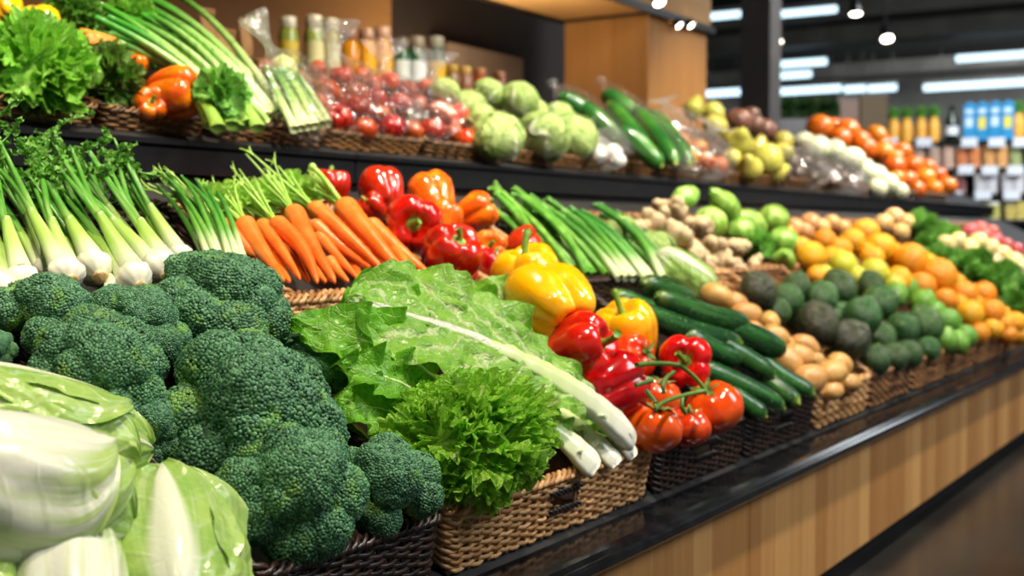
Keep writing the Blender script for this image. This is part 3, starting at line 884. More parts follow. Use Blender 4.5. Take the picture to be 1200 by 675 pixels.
M_NAPG = leafmat('napa_head_green', '#a4c856', '#80b03a', '#e2ebb8', '#e6ecd0', 0.34, 0.30, 6, 0.28, 0.14, 0.3, 60, 0.16, 0.05, nsc=14, fine_s=0.10, vs=0.12, stripe=0.28)
t = NT('white_stalk')
y = t.pu()[1]; f1 = t.noise(1.0, 3, t.scalevec(t.obj(), (90, 90, 25)))
col = t.mix(t.ss(y, 0.03, 0.62), lin('#f2f4e4'), lin('#cfe39c'))
col = t.mix(t.math('MULTIPLY', t.ss(f1, 0.5, 0.75), 0.35), col, lin('#cfe09a'))
t.bump(f1, 0.2, 0.002)
M_WSTALK = t.fin(col, 0.26, 0.5, 0.1)
M_ROOT = skin('root_plate', '#d9c48f', '#b99a62', 80, 0.6, 0, 0, bump=0.5, bs=250)
t = NT('fennel_stalk')
y = t.pu()[1]; f1 = t.noise(1.0, 3, t.scalevec(t.obj(), (160, 160, 6)))
col = t.mix(t.ss(y, 0.10, 0.34), lin('#e6e6d2'), lin('#a2c85c'))
col = t.mix(t.ss(y, 0.34, 0.66), col, lin('#4f8f30'))
col = t.mix(t.math('MULTIPLY', t.ss(f1, 0.45, 0.75), 0.35), col, lin('#dbe8b0'))
t.bump(f1, 0.35, 0.001)
M_FEN = t.fin(t.vary(col, 0.1), 0.30, 0.5)
M_FRO = skin('fennel_frond', '#5c9a34', '#7db64a', 40, 0.45, 0, 0.2, trans=0.25)
t = NT('scallion_leaf')
y = t.pu()[1]; f1 = t.noise(1.0, 3, t.scalevec(t.obj(), (150, 150, 8)))
col = t.mix(t.ss(y, 0.05, 0.30), lin('#dbe6b4'), lin('#5f9a34'))
col = t.mix(t.ss(y, 0.30, 0.60), col, lin('#3c7a26'))
col = t.mix(t.math('MULTIPLY', t.ss(f1, 0.5, 0.75), 0.3), col, lin('#9cc46a'))
t.bump(f1, 0.3, 0.001)
M_SCA = t.fin(t.vary(col, 0.3, 0.02), 0.32, 0.5)
M_ASP = skin('asparagus_stem', '#5c9430', '#80b34a', 30, 0.38, 0, 0.3, 0.02)
M_TOPS = skin('carrot_top', '#a4d452', '#c2e67a', 30, 0.42, 0, 0.2, trans=0.2)
t = NT('broccoli_buds')
r_ = t.pu()[0]; pz = t.pu()[2]
n1 = t.noise(4.5, 3); n2 = t.noise(1.7, 2)
col = t.mix(t.ss(r_, 0.1, 0.9), lin('#2f5f39'), lin('#5a8c60'))
col = t.mix(t.math('MULTIPLY', t.ss(t.math('MULTIPLY_ADD', n1, 0.5, t.math('MULTIPLY', n2, 0.6)), 0.58, 0.74), 0.6), col, lin('#7fa83e'))
col = t.mix(t.math('MULTIPLY', pz, 0.75), col, lin('#96be48'))
M_BRO = t.fin(t.vary(col, 0.18, 0.015), 0.50, 0.35)
M_BROS = skin('broccoli_stalk', '#6f9a45', '#8fb55c', 20, 0.5, 0, 0.1)
def plastic(name, haze=0.10, tint=(1, 1, 1, 1)):
    t = NT(name)
    tr = t.n('BsdfTransparent'); tr.inputs[0].default_value = tint
    gl = t.n('BsdfGlossy'); gl.inputs['Roughness'].default_value = 0.05
    df = t.n('BsdfDiffuse'); df.inputs[0].default_value = (0.85, 0.87, 0.88, 1)
    lw = t.n('LayerWeight'); lw.inputs[0].default_value = 0.35
    nz = t.n('Bump'); nz.inputs['Strength'].default_value = 1.0; nz.inputs['Distance'].default_value = 0.14
    t.l(t.noise(4.5, 2, None, 0.5, 1.2), nz.inputs['Height'])
    t.l(nz.outputs[0], gl.inputs['Normal']); t.l(nz.outputs[0], lw.inputs['Normal'])
    m1 = t.n('MixShader'); t.l(t.math('MULTIPLY_ADD', lw.outputs['Facing'], 0.24, 0.09), m1.inputs[0])
    t.l(tr.outputs[0], m1.inputs[1]); t.l(gl.outputs[0], m1.inputs[2])
    m2 = t.n('MixShader'); t.l(t.math('ADD', t.math('MULTIPLY', t.ss(t.pu()[1], 0.55, 0.75), 0.07), t.math('MULTIPLY_ADD', lw.outputs['Facing'], 0.03, haze)), m2.inputs[0])
    t.l(m1.outputs[0], m2.inputs[1]); t.l(df.outputs[0], m2.inputs[2])
    t.l(m2.outputs[0], t.out.inputs[0])
    return t.m
M_BAG = plastic('clear_plastic', 0.004)
M_BAGW = plastic('hazy_plastic', 0.03)

# ------------------------------------------------------------------ produce: kinds
def pepper_proto(kind, cat, mat, seed, lobes=4, H=1.05, stemL=0.6, bend=0.5, stem_mat=None, val=0.24):
    return Proto(kind, cat, [part('body', pepper_mesh(lobes, H, seed, val=val).mesh('pepper_body', mat)),
                             part('stem', pepper_stem(seed, stemL, bend).mesh('pepper_stem', stem_mat or M_STEM), 'curved green stem')])
def tomato_proto(mat, seed, calyx=True, flat=0.82, kind='tomato', cl=0.62, stem=0.25):
    ps = [part('body', tomato_mesh(seed, 5 + seed % 2, flat=flat).mesh('tomato_body', mat))]
    if calyx: ps.append(part('calyx', calyx_mesh(seed, 5, cl, 0.63 * flat / 0.82, stem).mesh('tomato_calyx', M_STEMD), 'green star-shaped calyx'))
    return Proto(kind, 'tomato', ps)
def fib(n, seed=0, zmin=-0.45):
    k = np.arange(n) + 0.5
    z = 1 - k / n * (1 - zmin)
    th = k * 2.399963
    r = np.sqrt(np.clip(1 - z * z, 0, 1))
    d = np.stack([r * np.cos(th), r * np.sin(th), z], -1)
    d += np.random.default_rng(seed).normal(0, 0.35 / math.sqrt(n), d.shape)
    return d / np.linalg.norm(d, axis=1, keepdims=True)
_b = np.array([(1, 0, 0), (-1, 0, 0), (0, 1, 0), (0, -1, 0), (0, 0, 1), (0.7, 0.7, 0.25), (-0.7, 0.7, 0.25), (-0.7, -0.7, 0.25), (0.7, -0.7, 0.25), (0.62, 0, 0.72), (-0.62, 0, 0.72), (0, 0.62, 0.72), (0, -0.62, 0.72)], float)
_bt = np.array([(0, 5, 9), (5, 2, 11), (5, 11, 9), (2, 6, 11), (6, 1, 10), (6, 10, 11), (1, 7, 10), (7, 3, 12), (7, 12, 10), (3, 8, 12), (8, 0, 9), (8, 9, 12), (9, 11, 4), (11, 10, 4), (10, 12, 4), (12, 9, 4)])
def broccoli_proto(seed, nf=8, big=0.60, sp=0.044):
    """unit head about 1 in radius: a crown of beaded florets on a branching stalk"""
    rng = np.random.default_rng(seed)
    cs = [(np.array([0.02, 0.0, 0.40]), big)]
    ring = nf - 1
    for i in range(ring):
        th = 2 * pi * i / ring + rng.normal(0, 0.12)
        el = rng.uniform(-0.08, 0.22)
        rr = rng.uniform(0.38, 0.49)
        cs.append((np.array([0.65 * math.cos(th), 0.65 * math.sin(th), el]), rr))
    for i in range(4):
        th = rng.uniform(0, 6.28)
        cs.append((np.array([0.44 * math.cos(th), 0.44 * math.sin(th), 0.50]), rng.uniform(0.24, 0.34)))
    parts = []
    for fi, (c, r) in enumerate(cs):
        ax = unit(c + [0, 0, 0.35])
        M = frame(c, ax, (1, 0.2, 0))
        n = int(2 * pi * r * r * 1.5 / (sp * sp))
        d = fib(n, seed * 31 + fi, -0.42)
        lump = 1 + 0.09 * fbm(d * 2.3, seed * 7 + fi, 2)
        p = d * r * lump[:, None]
        nd = len(d)
        # local frames
        zx = d; xx = np.cross(zx, rng.normal(size=(nd, 3))); xx /= np.linalg.norm(xx, axis=1, keepdims=True)
        yy = np.cross(zx, xx)
        s = sp * rng.uniform(0.50, 0.72, nd)
        el = rng.uniform(0.8, 1.3, nd)
        zt = zx + 0.35 * rng.normal(size=(nd, 3)); zt /= np.linalg.norm(zt, axis=1, keepdims=True)
        V = p[:, None] + s[:, None, None] * (_b[None, :, 0:1] * xx[:, None] * el[:, None, None] + _b[None, :, 1:2] * yy[:, None] / el[:, None, None] + _b[None, :, 2:3] * zt[:, None] * rng.uniform(0.7, 1.15, nd)[:, None, None])
        g = G()
        W = V.reshape(-1, 3) @ M[:3, :3].T + M[:3, 3]
        a = np.zeros((nd, len(_b), 3)); a[..., 0] = rng.uniform(0, 1, nd)[:, None]
        a[..., 2] = (smooth(-d[:, 2], -0.1, 0.38) * rng.uniform(0.3, 1, nd))[:, None]
        T_ = (_bt[None] + (np.arange(nd) * len(_b))[:, None, None]).reshape(-1, 3)
        g.add(W, t=T_, a=a.reshape(-1, 3))
        ball(g, (r * 0.97,) * 3, 14, 20, lambda d_, ph, th: 1 + 0.09 * fbm(d_ * 2.3, seed * 7 + fi, 2) - 0.05, M=M)
        parts.append(part('floret', g.mesh('broccoli_floret', M_BRO)))
    g = G()
    g.tube(bez([(0, 0, -0.1), (0, 0, -0.45), (0.05, 0, -0.8)], 8), np.linspace(0.30, 0.22, 8), 14)
    for c, r in cs[1:]:
        g.tube(bez([(0, 0, -0.55), c * 0.5 + [0, 0, -0.35], c], 7), np.linspace(0.12, 0.10, 7), 8)
    parts.append(part('stalk', g.mesh('broccoli_stalk', M_BROS), 'pale green stalk'))
    return Proto('broccoli', 'broccoli', parts)

def curly_proto(kind, cat, mat, seed, n=70, rad=(1, 1, 0.7), leafL=0.62, k=8, amp=0.13, nt=72, zmin=-0.2, nr=9, span=1.75):
    rng = np.random.default_rng(seed)
    parts = []
    for i, d in enumerate(fib(n, seed, zmin)):
        base = d * np.asarray(rad) * 0.48
        X = unit(d + rng.normal(0, 0.55, 3))
        Z = np.cross(X, rng.normal(size=3)); Z = unit(Z + 1.2 * d)
        M = frame(base, Z, X)
        g = frill(G(), leafL * rng.uniform(0.85, 1.15), leafL * rng.uniform(0.6, 0.8), k, amp, seed * 100 + i, nr, nt, M, span)
        parts.append(part('leaf', g.mesh('curly_leaf', mat)))
    g = G(); ball(g, np.asarray(rad) * 0.55, 10, 16)
    parts.append(part('heart', g.mesh('lettuce_heart', mat)))
    return Proto(kind, cat, parts)

def round_cabbage(seed, mat=M_CAB, n=6, kind='cabbage', nu=20, flat=0.88):
    rng = np.random.default_rng(seed)
    g = G(); ball(g, (0.95, 0.95, 0.95 * flat), 18, 26, None, 0.03, 2, seed)
    parts = [part('heart', g.mesh('cabbage_heart', M_CABI))]
    for i in range(n):
        th = i * 2.4 + rng.normal(0, 0.2)
        c = unit((math.cos(th), math.sin(th), rng.uniform(-0.1, 0.55)))
        up = unit(np.array([0, 0, 1.0]) - c * c[2]); sd = np.cross(up, c)
        s = np.linspace(0, 1, nu)[:, None] * np.ones((1, nu)); t_ = np.ones((nu, 1)) * np.linspace(-1, 1, nu)[None]
        w = 1.15 * np.sqrt(np.clip(1 - (2 * s - 1.0) ** 4 * 0.97, 0, 1))
        ang1 = (s - 0.5) * 2.3; ang2 = t_ * w
        D = c * (np.cos(ang2) * np.cos(ang1))[..., None] + up * (np.sin(ang1) * np.cos(ang2))[..., None] + sd * np.sin(ang2)[..., None]
        e = np.maximum(np.abs(t_), np.abs(2 * s - 1) ** 2)
        r = 1.0 + 0.012 * i + 0.05 * e ** 5 * (1 + np.sin(5 * ang2 + 3 * ang1 + i)) + 0.02 * fbm(D * 4, seed + i, 2) + 0.04 * np.exp(-(t_ / 0.07) ** 2) * (1 - s)
        P = D * r[..., None] * np.array([1, 1, flat])
        parts.append(part('leaf', G().grid(P, np.stack([np.abs(t_), s, t_], -1)).mesh('cabbage_leaf', mat)))
    return Proto(kind, 'cabbage', parts)

def napa_head(seed, mat, n=7, L=0.26, R=0.055, nu=44, nv=45, outer=None, short=0.0, step=0.0018, crk=0.005, wide=0.0, ridge=0.0019):
    """barrel of wrapped leaves, base at the origin, tip along +x"""
    rng = np.random.default_rng(seed)
    def rad(s): return R * np.clip(1 - np.abs(2 * (np.clip(s, 0, 1) - 0.52)) ** 2.7, 0.02, 1) ** 0.5
    g = G()
    s = np.linspace(0, 1, 24)[:, None] * np.ones((1, 28)); th = np.ones((24, 1)) * np.linspace(0, 2 * pi, 28, endpoint=False)[None]
    r = rad(s) * 0.96
    g.grid(np.stack([s * L, r * np.cos(th), r * np.sin(th)], -1), np.stack([0.5 + 0 * s, s, 0 * s], -1), cv=True)
    parts = [part('heart', g.mesh('napa_heart', mat))]
    for i in range(n):
        th0 = i * 2.2 + rng.normal(0, 0.1) + seed
        s1 = rng.uniform(0.95, 1.0) if i < n - 3 else rng.uniform(0.86, 0.97) - short
        s = np.linspace(0.015, s1, nu)[:, None] * np.ones((1, nv)); t_ = np.ones((nu, 1)) * np.linspace(-1, 1, nv)[None]
        sn = s / s1
        hw = (0.75 + wide + 0.65 * smooth(sn, 0, 0.5)) * np.sqrt(np.clip(1 - np.clip((sn - 0.62) / 0.385, 0, 1) ** 2.6, 0, 1))
        th = th0 + t_ * hw
        off = 0.005 + step * i
        rr = rad(s) + off + 0.006 * np.exp(-(t_ / 0.33) ** 2) * (1 - sn) + ridge * np.cos(t_ * 17 + 1.5 * vnoise(np.stack([s * 3, t_, t_ * 0 + i], -1), seed)) * (1 - 0.5 * sn)
        q = np.stack([s * 9, t_ * 5, 0 * s + i * 3.1], -1)
        rr = rr + crk * fbm(q, seed + i, 3) * smooth(np.abs(t_), 0.15, 0.6) + 0.8 * crk * np.abs(t_) ** 6 * (1 + np.sin(9 * sn + i)) + 0.004 * smooth(sn, 0.85, 1.0) * np.sin(6 * t_ + i)
        P = np.stack([s * L, rr * np.cos(th), rr * np.sin(th)], -1)
        parts.append(part('leaf', G().grid(P, np.stack([np.abs(t_), sn, t_], -1)).mesh('napa_leaf', outer if outer and i >= n - 3 else mat)))
    p = Proto('napa_cabbage', 'cabbage', parts)
    p.face = pi / 2 - th0
    return p

def carrot(A, Bt, r, label, seed=0, tops=True, topdir=None, topL=0.07, group='carrots'):
    """A crown, Bt tip (room coordinates), r crown radius"""
    A = np.asarray(A, float); Bt = np.asarray(Bt, float); L = np.linalg.norm(Bt - A)
    rng = np.random.default_rng(seed)
    n = 40; s = np.linspace(0, 1, n)
    bend = np.stack([rng.normal(0, 0.02) * L * np.sin(pi * s), rng.normal(0, 0.015) * L * np.sin(pi * s), -s * L], -1)
    rr = r * (1 - 0.72 * s ** 1.15) * np.clip(s / 0.035, 0.45, 1) ** 0.5 * np.clip((1 - s) / 0.06, 0.12, 1) ** 0.6
    rr = rr * (1 + 0.025 * vnoise(np.stack([s * 22, s * 0, s * 0 + seed], -1), seed))
    ps = [part('root', G().tube(bend, rr, 20).mesh('carrot_root', M_CAR))]
    M = frame(A, unit(A - Bt), (1, 0, 0))
    if tops:
        g = G()
        for i in range(11):
            th = rng.uniform(0, 6.28); o = r * 0.35 * math.sqrt(rng.uniform())
            l = topL * rng.uniform(0.65, 1.15); sp = rng.uniform(0.1, 0.55)
            p0 = np.array([o * math.cos(th), o * math.sin(th), -0.002])
            p3 = np.array([sp * l * math.cos(th), sp * l * math.sin(th), l])
            if topdir is not None: p3 = p3 + np.asarray(topdir) * l
            g.tube(bez([p0, p0 + [0, 0, l * 0.5], p3], 7), np.linspace(0.0030, 0.0016, 7), 6)
            if i % 2:
                for k in range(3):
                    u = rng.normal(0, 1, 3); u[2] = abs(u[2])
                    g.tube(bez([p3 * 0.9, p3 + u * 0.004, p3 + unit(u) * 0.014], 4), [0.0015, 0.0013, 0.0012, 0.001], 5)
        ps.append(part('leaf_stalks', g.mesh('carrot_tops', M_TOPS), 'cropped bright green leaf stalks'))
    return inst(Proto('carrot', 'carrot', ps), M, label, group)

def cucumber(A, Bp, r, label, seed=0, bend=0.02, group='cucumbers', mat=None, taper=0.75):
    A = np.asarray(A, float); Bp = np.asarray(Bp, float); L = np.linalg.norm(Bp - A)
    n = 34; s = np.linspace(0, 1, n)
    rng = np.random.default_rng(seed)
    c = np.stack([bend * L * np.sin(pi * s), 0 * s, s * L], -1)
    rr = r * np.clip(1 - np.abs(2 * s - 1) ** 5, 0, 1) ** 0.45 * (1 + 0.05 * vnoise(np.stack([s * 5, s * 0, s * 0], -1), seed))
    rr = np.maximum(rr, r * 0.16)
    g = G(); k = 28
    g.tube(c, rr, k)
    b = g.mesh('cucumber_body', mat or M_CUC)
    e = G().tube([(0, 0, L - r * 0.03), (0, 0, L + r * 0.10), (0, 0, L + r * 0.16)], [r * 0.26, r * 0.22, r * 0.1], 12)
    M = frame(A, unit(Bp - A), (0, 0, 1))
    return inst(Proto('cucumber', 'cucumber', [part('body', b), part('blossom_end', e.mesh('cucumber_end', M_CUCE), 'small pale blossom end')]), M, label, group)

def strand(A, Bp, r, mat, name, sag=0.0, hook=0.0, k=8, n=12, taper=0.5, up=(0, 0, 1), seed=0):
    A = np.asarray(A, float); Bp = np.asarray(Bp, float)
    s = np.linspace(0, 1, n)[:, None]
    L = np.linalg.norm(Bp - A)
    rng = np.random.default_rng(seed)
    P = A + (Bp - A) * s + np.array(up) * (sag * L * np.sin(pi * s)) + rng.normal(0, 0.012, 3) * L * np.sin(pi * s)
    if hook:
        P = P + np.array([hook, 0, -abs(hook) * 0.6]) * (np.clip((s - 0.8) / 0.2, 0, 1) ** 2)
    return G().tube(P, r * np.linspace(1, taper, n), k)

def fennel(A, Bp, label, seed=0, rb=0.024, nst=4, lean=0.0, group='fennel bulbs', fronds=12, split=0.55, root=True):
    """A root end, Bp the tip of the greens (room coordinates)"""
    A = np.asarray(A, float); Bp = np.asarray(Bp, float); L = np.linalg.norm(Bp - A)
    rng = np.random.default_rng(seed)
    d, a, ph, th = dirs(26, 36)
    hb = rb * 2.3
    zz = (1 - np.cos(ph)) / 2                          # 0 top .. 1 bottom
    prof = np.sin(pi * np.clip(zz, 0, 1) ** 1.5) ** 0.75 * (1 - 0.25 * (1 - zz)) + 0.34 * (1 - zz) ** 1.2
    rdg = 1 + 0.05 * np.cos(5 * th + 4 * zz) * (1 - zz * 0.6) + 0.03 * np.cos(11 * th + 2)
    P = np.stack([rb * prof * rdg * np.cos(th), rb * prof * rdg * np.sin(th) * 0.86, hb * (1 - zz)], -1)
    at_ = np.stack([a[..., 0], 0.05 + 0.16 * (1 - zz), 0 * zz], -1)
    ps = [part('bulb', G().grid(P, at_, cv=True).mesh('fennel_bulb', M_FEN), 'white bulb')]
    if root:
        g = G(); ball(g, (rb * 0.42, rb * 0.42, rb * 0.16), 8, 14, None, 0.15, 5, seed, off=(0, 0, 0.001))
        ps.append(part('root_plate', g.mesh('fennel_root', M_ROOT), 'small tan root end'))
    tips = []
    for i in range(2):                                 # pale thick necks that split into thin green stalks
        t0 = pi * i + rng.normal(0, 0.3)
        o = rb * 0.30
        p0 = np.array([o * math.cos(t0), o * math.sin(t0), hb * 0.55])
        p3 = np.array([o * 1.9 * math.cos(t0), o * 1.5 * math.sin(t0), L * rng.uniform(0.40, 0.50)])
        nk = bez([p0, (p0 + p3) / 2 - [o * 0.3 * math.cos(t0), 0, 0], p3], 10)
        g = G().tube(nk, np.linspace(rb * 0.60, rb * 0.26, 10), 14)
        g.A[0][:, 1] = 0.16 + 0.32 * g.A[0][:, 1]
        shoots = []
        ps.append(('stalk', g.mesh('fennel_stalk', M_FEN), None, shoots))
        for j in range(nst):
            th = t0 + rng.normal(0, 0.9); f = rng.uniform(0.35, 0.95)
            q0 = nk[int(f * 9)]
            l = L * rng.uniform(0.80, 1.04) - q0[2]
            sp = split * L * 0.16 * rng.uniform(0.3, 1.2)
            q3 = q0 + np.array([sp * math.cos(th), sp * 0.7 * math.sin(th), l])
            pth = bez([q0, q0 + [0, 0, l * 0.4], (q0 + q3) / 2 + [0, 0, l * 0.12], q3], 14)
            g = G().tube(pth, np.linspace(rb * 0.24, rb * 0.09, 14), 9)
            g.A[0][:, 1] = 0.34 + 0.15 * f + 0.5 * g.A[0][:, 1]
            shoots.append(part('side_shoot', g.mesh('fennel_shoot', M_FEN)))
            tips.append(pth)
    g = G()
    for i in range(fronds):
        pth = tips[rng.integers(len(tips))]
        q = pth[rng.integers(int(len(pth) * 0.72), len(pth))]
        u = unit(rng.normal(0, 1, 3) * [1, 1, 0.5] + [0, 0, 1.3])
        l = L * rng.uniform(0.05, 0.12)
        e = q + u * l
        cur = np.cross(u, rng.normal(size=3)) * l * 0.6
        mid = bez([q, q + u * l * 0.6, e + cur * 0.4, e + cur - u * l * 0.3], 9)
        g.tube(mid, np.linspace(0.0018, 0.0010, 9), 5)
        for k in range(2, 9):
            for sg in (-1, 1):
                X = unit(np.cross(u, rng.normal(size=3)) * sg + u * 0.6)
                frill(g, 0.009 * rng.uniform(0.6, 1.4), 0.005, 3, 0.28, int(rng.integers(9999)), 3, 9, frame(mid[k], unit(np.cross(X, rng.normal(size=3))), X))
    ps.append(part('fronds', g.mesh('fennel_fronds', M_FRO), 'feathery curled green fronds'))
    return inst(Proto('fennel', 'fennel', ps), frame(A, unit(Bp - A), (1, 0, 0)) @ rz(lean), label, group)

def simple(kind, cat, mat, rad=(1, 1, 1), f=None, noise=0.03, nsc=1.6, seed=0, nu=20, nv=28, button=None):
    g = G(); ball(g, rad, nu, nv, f, noise, nsc, seed)
    ps = [part('body' if button else kind, g.mesh(kind + '_body', mat))]
    if button:
        b = G(); ball(b, (0.09, 0.09, 0.05), 6, 10, off=(0, 0, rad[2] * button[1]))
        ps.append(part('stem_button', b.mesh(kind + '_button', button[0]), 'small stem scar'))
    return Proto(kind, cat, ps)
def pear_f(d, ph, th): return 1 + 0.16 * np.cos(ph) - 0.22 * np.exp(-((ph - 0.75) / 0.5) ** 2)
def avo_f(d, ph, th): return 1 - 0.10 * np.exp(-((ph - 0.6) / 0.55) ** 2) + 0.03 * np.cos(ph)
def nav_f(d, ph, th): return 1 - 0.07 * np.exp(-(ph / 0.22) ** 2)
def lime_f(d, ph, th): return 1 + 0.14 * np.exp(-(ph / 0.22) ** 2) + 0.10 * np.exp(-((pi - ph) / 0.22) ** 2)

# ------------------------------------------------------------------ placing
def put(p, plane, px, py, rp, label, group=None, lift=0.5, ax=None, xh=(1, 0, 0), sq=(1, 1, 1), roll=0.0):
    """thing of unit radius whose outline is about rp pixels in radius around (px, py), resting on a tier"""
    loc = plane(px, py, 0.03)
    for _ in range(2):
        r = rp / pxm(loc)
        loc = plane(px, py, r * lift)
    ax = plane.n if ax is None else ax
    if isinstance(ax, str):
        tc = unit(CAM - loc)
        ax = {'up': np.array([0, 0, 1.0]), 'cam': tc, 'half': unit(tc + plane.n), 'right': RT, 'left': -RT, 'down': np.array([0, 0, -1.0])}[ax]
    M = frame(loc, ax, xh, np.asarray(sq, float) * r) @ rz(roll)
    return inst(p, M, label, group)
RNG = np.random.default_rng(5)
def heap(protos, plane, items, words, place, group, lift=0.5, row=None, jitter=1.2, sq=(1, 1, 1), axis=None, front='front'):
    """items: (px, py, radius[, kind index[, lift]]); labels count rows from the front and places from the left"""
    loc = []
    for it in items:
        p = plane(it[0], it[1], 0.02)
        loc.append(p)
    ys = np.array([p[1] for p in loc])
    rw = row or 1.7 * float(np.median([it[2] / pxm(p) for it, p in zip(items, loc)]))
    rows = np.floor((ys - ys.min()) / rw + 0.15).astype(int)
    u = {r: i for i, r in enumerate(sorted(set(rows)))}
    rows = [u[r] for r in rows]
    for k, it in enumerate(items):
        same = sorted([j for j in range(len(items)) if rows[j] == rows[k]], key=lambda j: items[j][0])
        kind = it[3] if len(it) > 3 else 0
        i = same.index(k)
        w = words[kind] if isinstance(words, (list, tuple)) else words
        pos = 'alone' if len(same) == 1 else ('leftmost' if i == 0 else 'rightmost' if i == len(same) - 1 else ORD[i] + ' from left')
        rname = (ORD[rows[k]] + ' row back') if rows[k] else front + ' row'
        ax = axis if axis is not None else unit(np.array([0, 0, 1.0]) + RNG.normal(0, 0.35 * jitter, 3))
        if isinstance(axis, tuple): ax = unit(np.array(axis) + RNG.normal(0, 0.25 * jitter, 3))
        put(protos[kind], plane, it[0], it[1], it[2], f'{w} {place}, {rname}, {pos}', group, it[4] if len(it) > 4 else lift, ax, RNG.normal(size=3), sq)

# ------------------------------------------------------------------ broccoli
bro = [broccoli_proto(1, 9, 0.60, 0.052), broccoli_proto(2, 8, 0.56, 0.046), broccoli_proto(3, 7, 0.62, 0.056)]
GB = 'broccoli heads in the black basket'
for k, px, py, rp, lb, lift, ax, roll, sq in [
        (0, 338, 578, 88, 'large broccoli head at the very front, hanging over the black basket rim', 0.45, 'half', 0.3, (1, 1, 1)),
        (1, 288, 492, 108, 'biggest broccoli head, in the middle behind the front one', 0.40, 'half', 1.0, (1.05, 1, 1)),
        (2, 452, 570, 62, 'broccoli head beside the curly lettuce, at the right basket corner', 0.55, 'half', 2.0, (1, 1.1, 1)),
        (0, 116, 440, 78, 'broccoli head just above the top napa cabbage', 0.45, 'half', 2.2, (1.1, 1, 1)),
        (1, 165, 384, 60, 'broccoli head in the middle of the back row, below the fennel bulbs', 0.45, None, 4.0, (1.05, 1, 0.9)),
        (2, 54, 376, 66, 'broccoli head at the left picture edge, below the fennel', 0.45, None, 0.6, (1.05, 1, 0.9)),
        (0, 262, 358, 82, 'broccoli head reaching up to the leftmost carrots', 0.40, None, 5.1, (1.05, 1, 0.85)),
        (1, 366, 425, 50, 'broccoli head tucked behind the biggest one, next to the loose green leaves', 0.25, None, 3.3, (1, 1, 0.9)),
        (2, 172, 505, 50, 'shaded broccoli head low between the napa cabbages and the biggest broccoli', 0.1, 'half', 0.9, (1, 1, 1)),
        (0, -8, 410, 26, 'small broccoli head cut by the left picture edge', 0.5, 'half', 0.4, (1, 1, 1))]:
    put(bro[k], TA, px, py, rp * 0.94, lb, GB, lift, ax, (1, 0, 0), sq, roll)

# ------------------------------------------------------------------ napa cabbages at the lower left
nw, ng = napa_head(3, M_NAPG, 8, outer=M_NAPW, short=0.14, step=0.0024, crk=0.0020, wide=0.45, ridge=0.0026), napa_head(8, M_NAPG)
GN = 'napa cabbage heads at the lower left'
def napa(p, tip, base, rpx, lift_t, lift_b, roll, label):
    T_ = TA(*tip, lift_t); b_ = TA(*base, lift_b)
    L = np.linalg.norm(T_ - b_); c = (T_ + b_) / 2
    k = (rpx / pxm(c)) / 0.055
    X = unit(T_ - b_)
    M = np.eye(4); Z = unit(np.array([0, 0, 1.0]) - X * X[2]); Y = np.cross(Z, X)
    M[:3, 0], M[:3, 1], M[:3, 2], M[:3, 3] = X * L / 0.26, Y * k, Z * k, b_
    inst(p, M @ rx(p.face + roll), label, GN)
napa(ng, (170, 534), (-110, 476), 54, 0.030, 0.040, -0.2, 'yellow-green napa cabbage lying on top, its tip toward the broccoli')
napa(nw, (146, 598), (-130, 566), 70, 0.055, 0.070, 0.35, 'white-ribbed napa cabbage with green tip, in the middle of the stack')
napa(nw, (70, 606), (80, 800), 54, 0.03, 0.02, 0.1, 'pale napa cabbage at the bottom edge, left of the upright one')
napa(ng, (182, 578), (208, 800), 78, 0.02, 0.00, 0.0, 'napa cabbage with green outer leaves in front of the broccoli')
napa(ng, (-12, 645), (-40, 800), 40, 0.02, 0.02, 1.2, 'napa cabbage at the lower left corner of the picture')

# ------------------------------------------------------------------ tan basket: loose leaves, napa leaves, curly lettuce
base = TA(737, 516, 0.03)
h = thing('napa_cabbage', base, 'long open napa cabbage with white stalk lying across the tan basket', 'cabbage', 'open napa cabbages in the tan basket')
nrm = unit(TA.n + unit(CAM - base) * 0.55)
def lf(root, tipx, basex, W, lt, lb_, seed, mat, name='leaf', label=None, n=None, **k):
    A_ = TA(*basex, lb_); T_ = TA(*tipx, lt)
    st_ = k.pop('stalk', None)
    g = leaf(A_, T_, nrm if n is None else n, W, seed=seed, stalk=st_, **k)
    o = sub(root, name, g, mat, label)
    if g.stalk is not None: sub(o, 'stalk', g.stalk, M_WSTALK, 'thick white stalk', root=root)
    return o
lf(h, (410, 352), (738, 514), 0.105, 0.10, 0.030, 11, M_NAPL, prof='napa', arc=0.09, cup=0.10, ruf=0.010, nruf=5, crk=0.010, rib=0.006, ribw=0.013, stalk=(0.70, 0.031))
lf(h, (545, 330), (730, 508), 0.075, 0.055, 0.012, 12, M_NAPL, prof='napa', arc=0.05, cup=0.16, ruf=0.009, nruf=5, crk=0.009, rib=0.005, stalk=(0.5, 0.022))
lf(h, (610, 350), (738, 506), 0.055, 0.035, 0.010, 13, M_NAPL, prof='napa', arc=0.06, cup=0.2, ruf=0.010, nruf=7, crk=0.007, rib=0.004, stalk=(0.5, 0.014))
for q, (tx, bx, w, lt, lb_, r) in enumerate([((560, 440), (697, 550), 0.05, 0.05, 0.012, 0.025), ((600, 440), (722, 545), 0.04, 0.03, 0.004, 0.019), ((640, 450), (742, 536), 0.035, 0.02, 0.004, 0.016)]):
    p0 = TA(*bx, lb_)
    r_ = thing('napa_cabbage', p0, ['thick white napa stalk right beside the curly lettuce', 'small white napa stalk between two thicker ones', 'smallest pale napa stalk at the right corner of the tan basket'][q], 'cabbage', 'open napa cabbages in the tan basket')
    lf(r_, tx, bx, w, lt, lb_, 21 + q, M_NAPL, prof='napa', arc=0.06, cup=0.15, ruf=0.01, crk=0.006, rib=0.005, stalk=(0.75, r))
GLL = 'loose green leaves behind the curly lettuce'
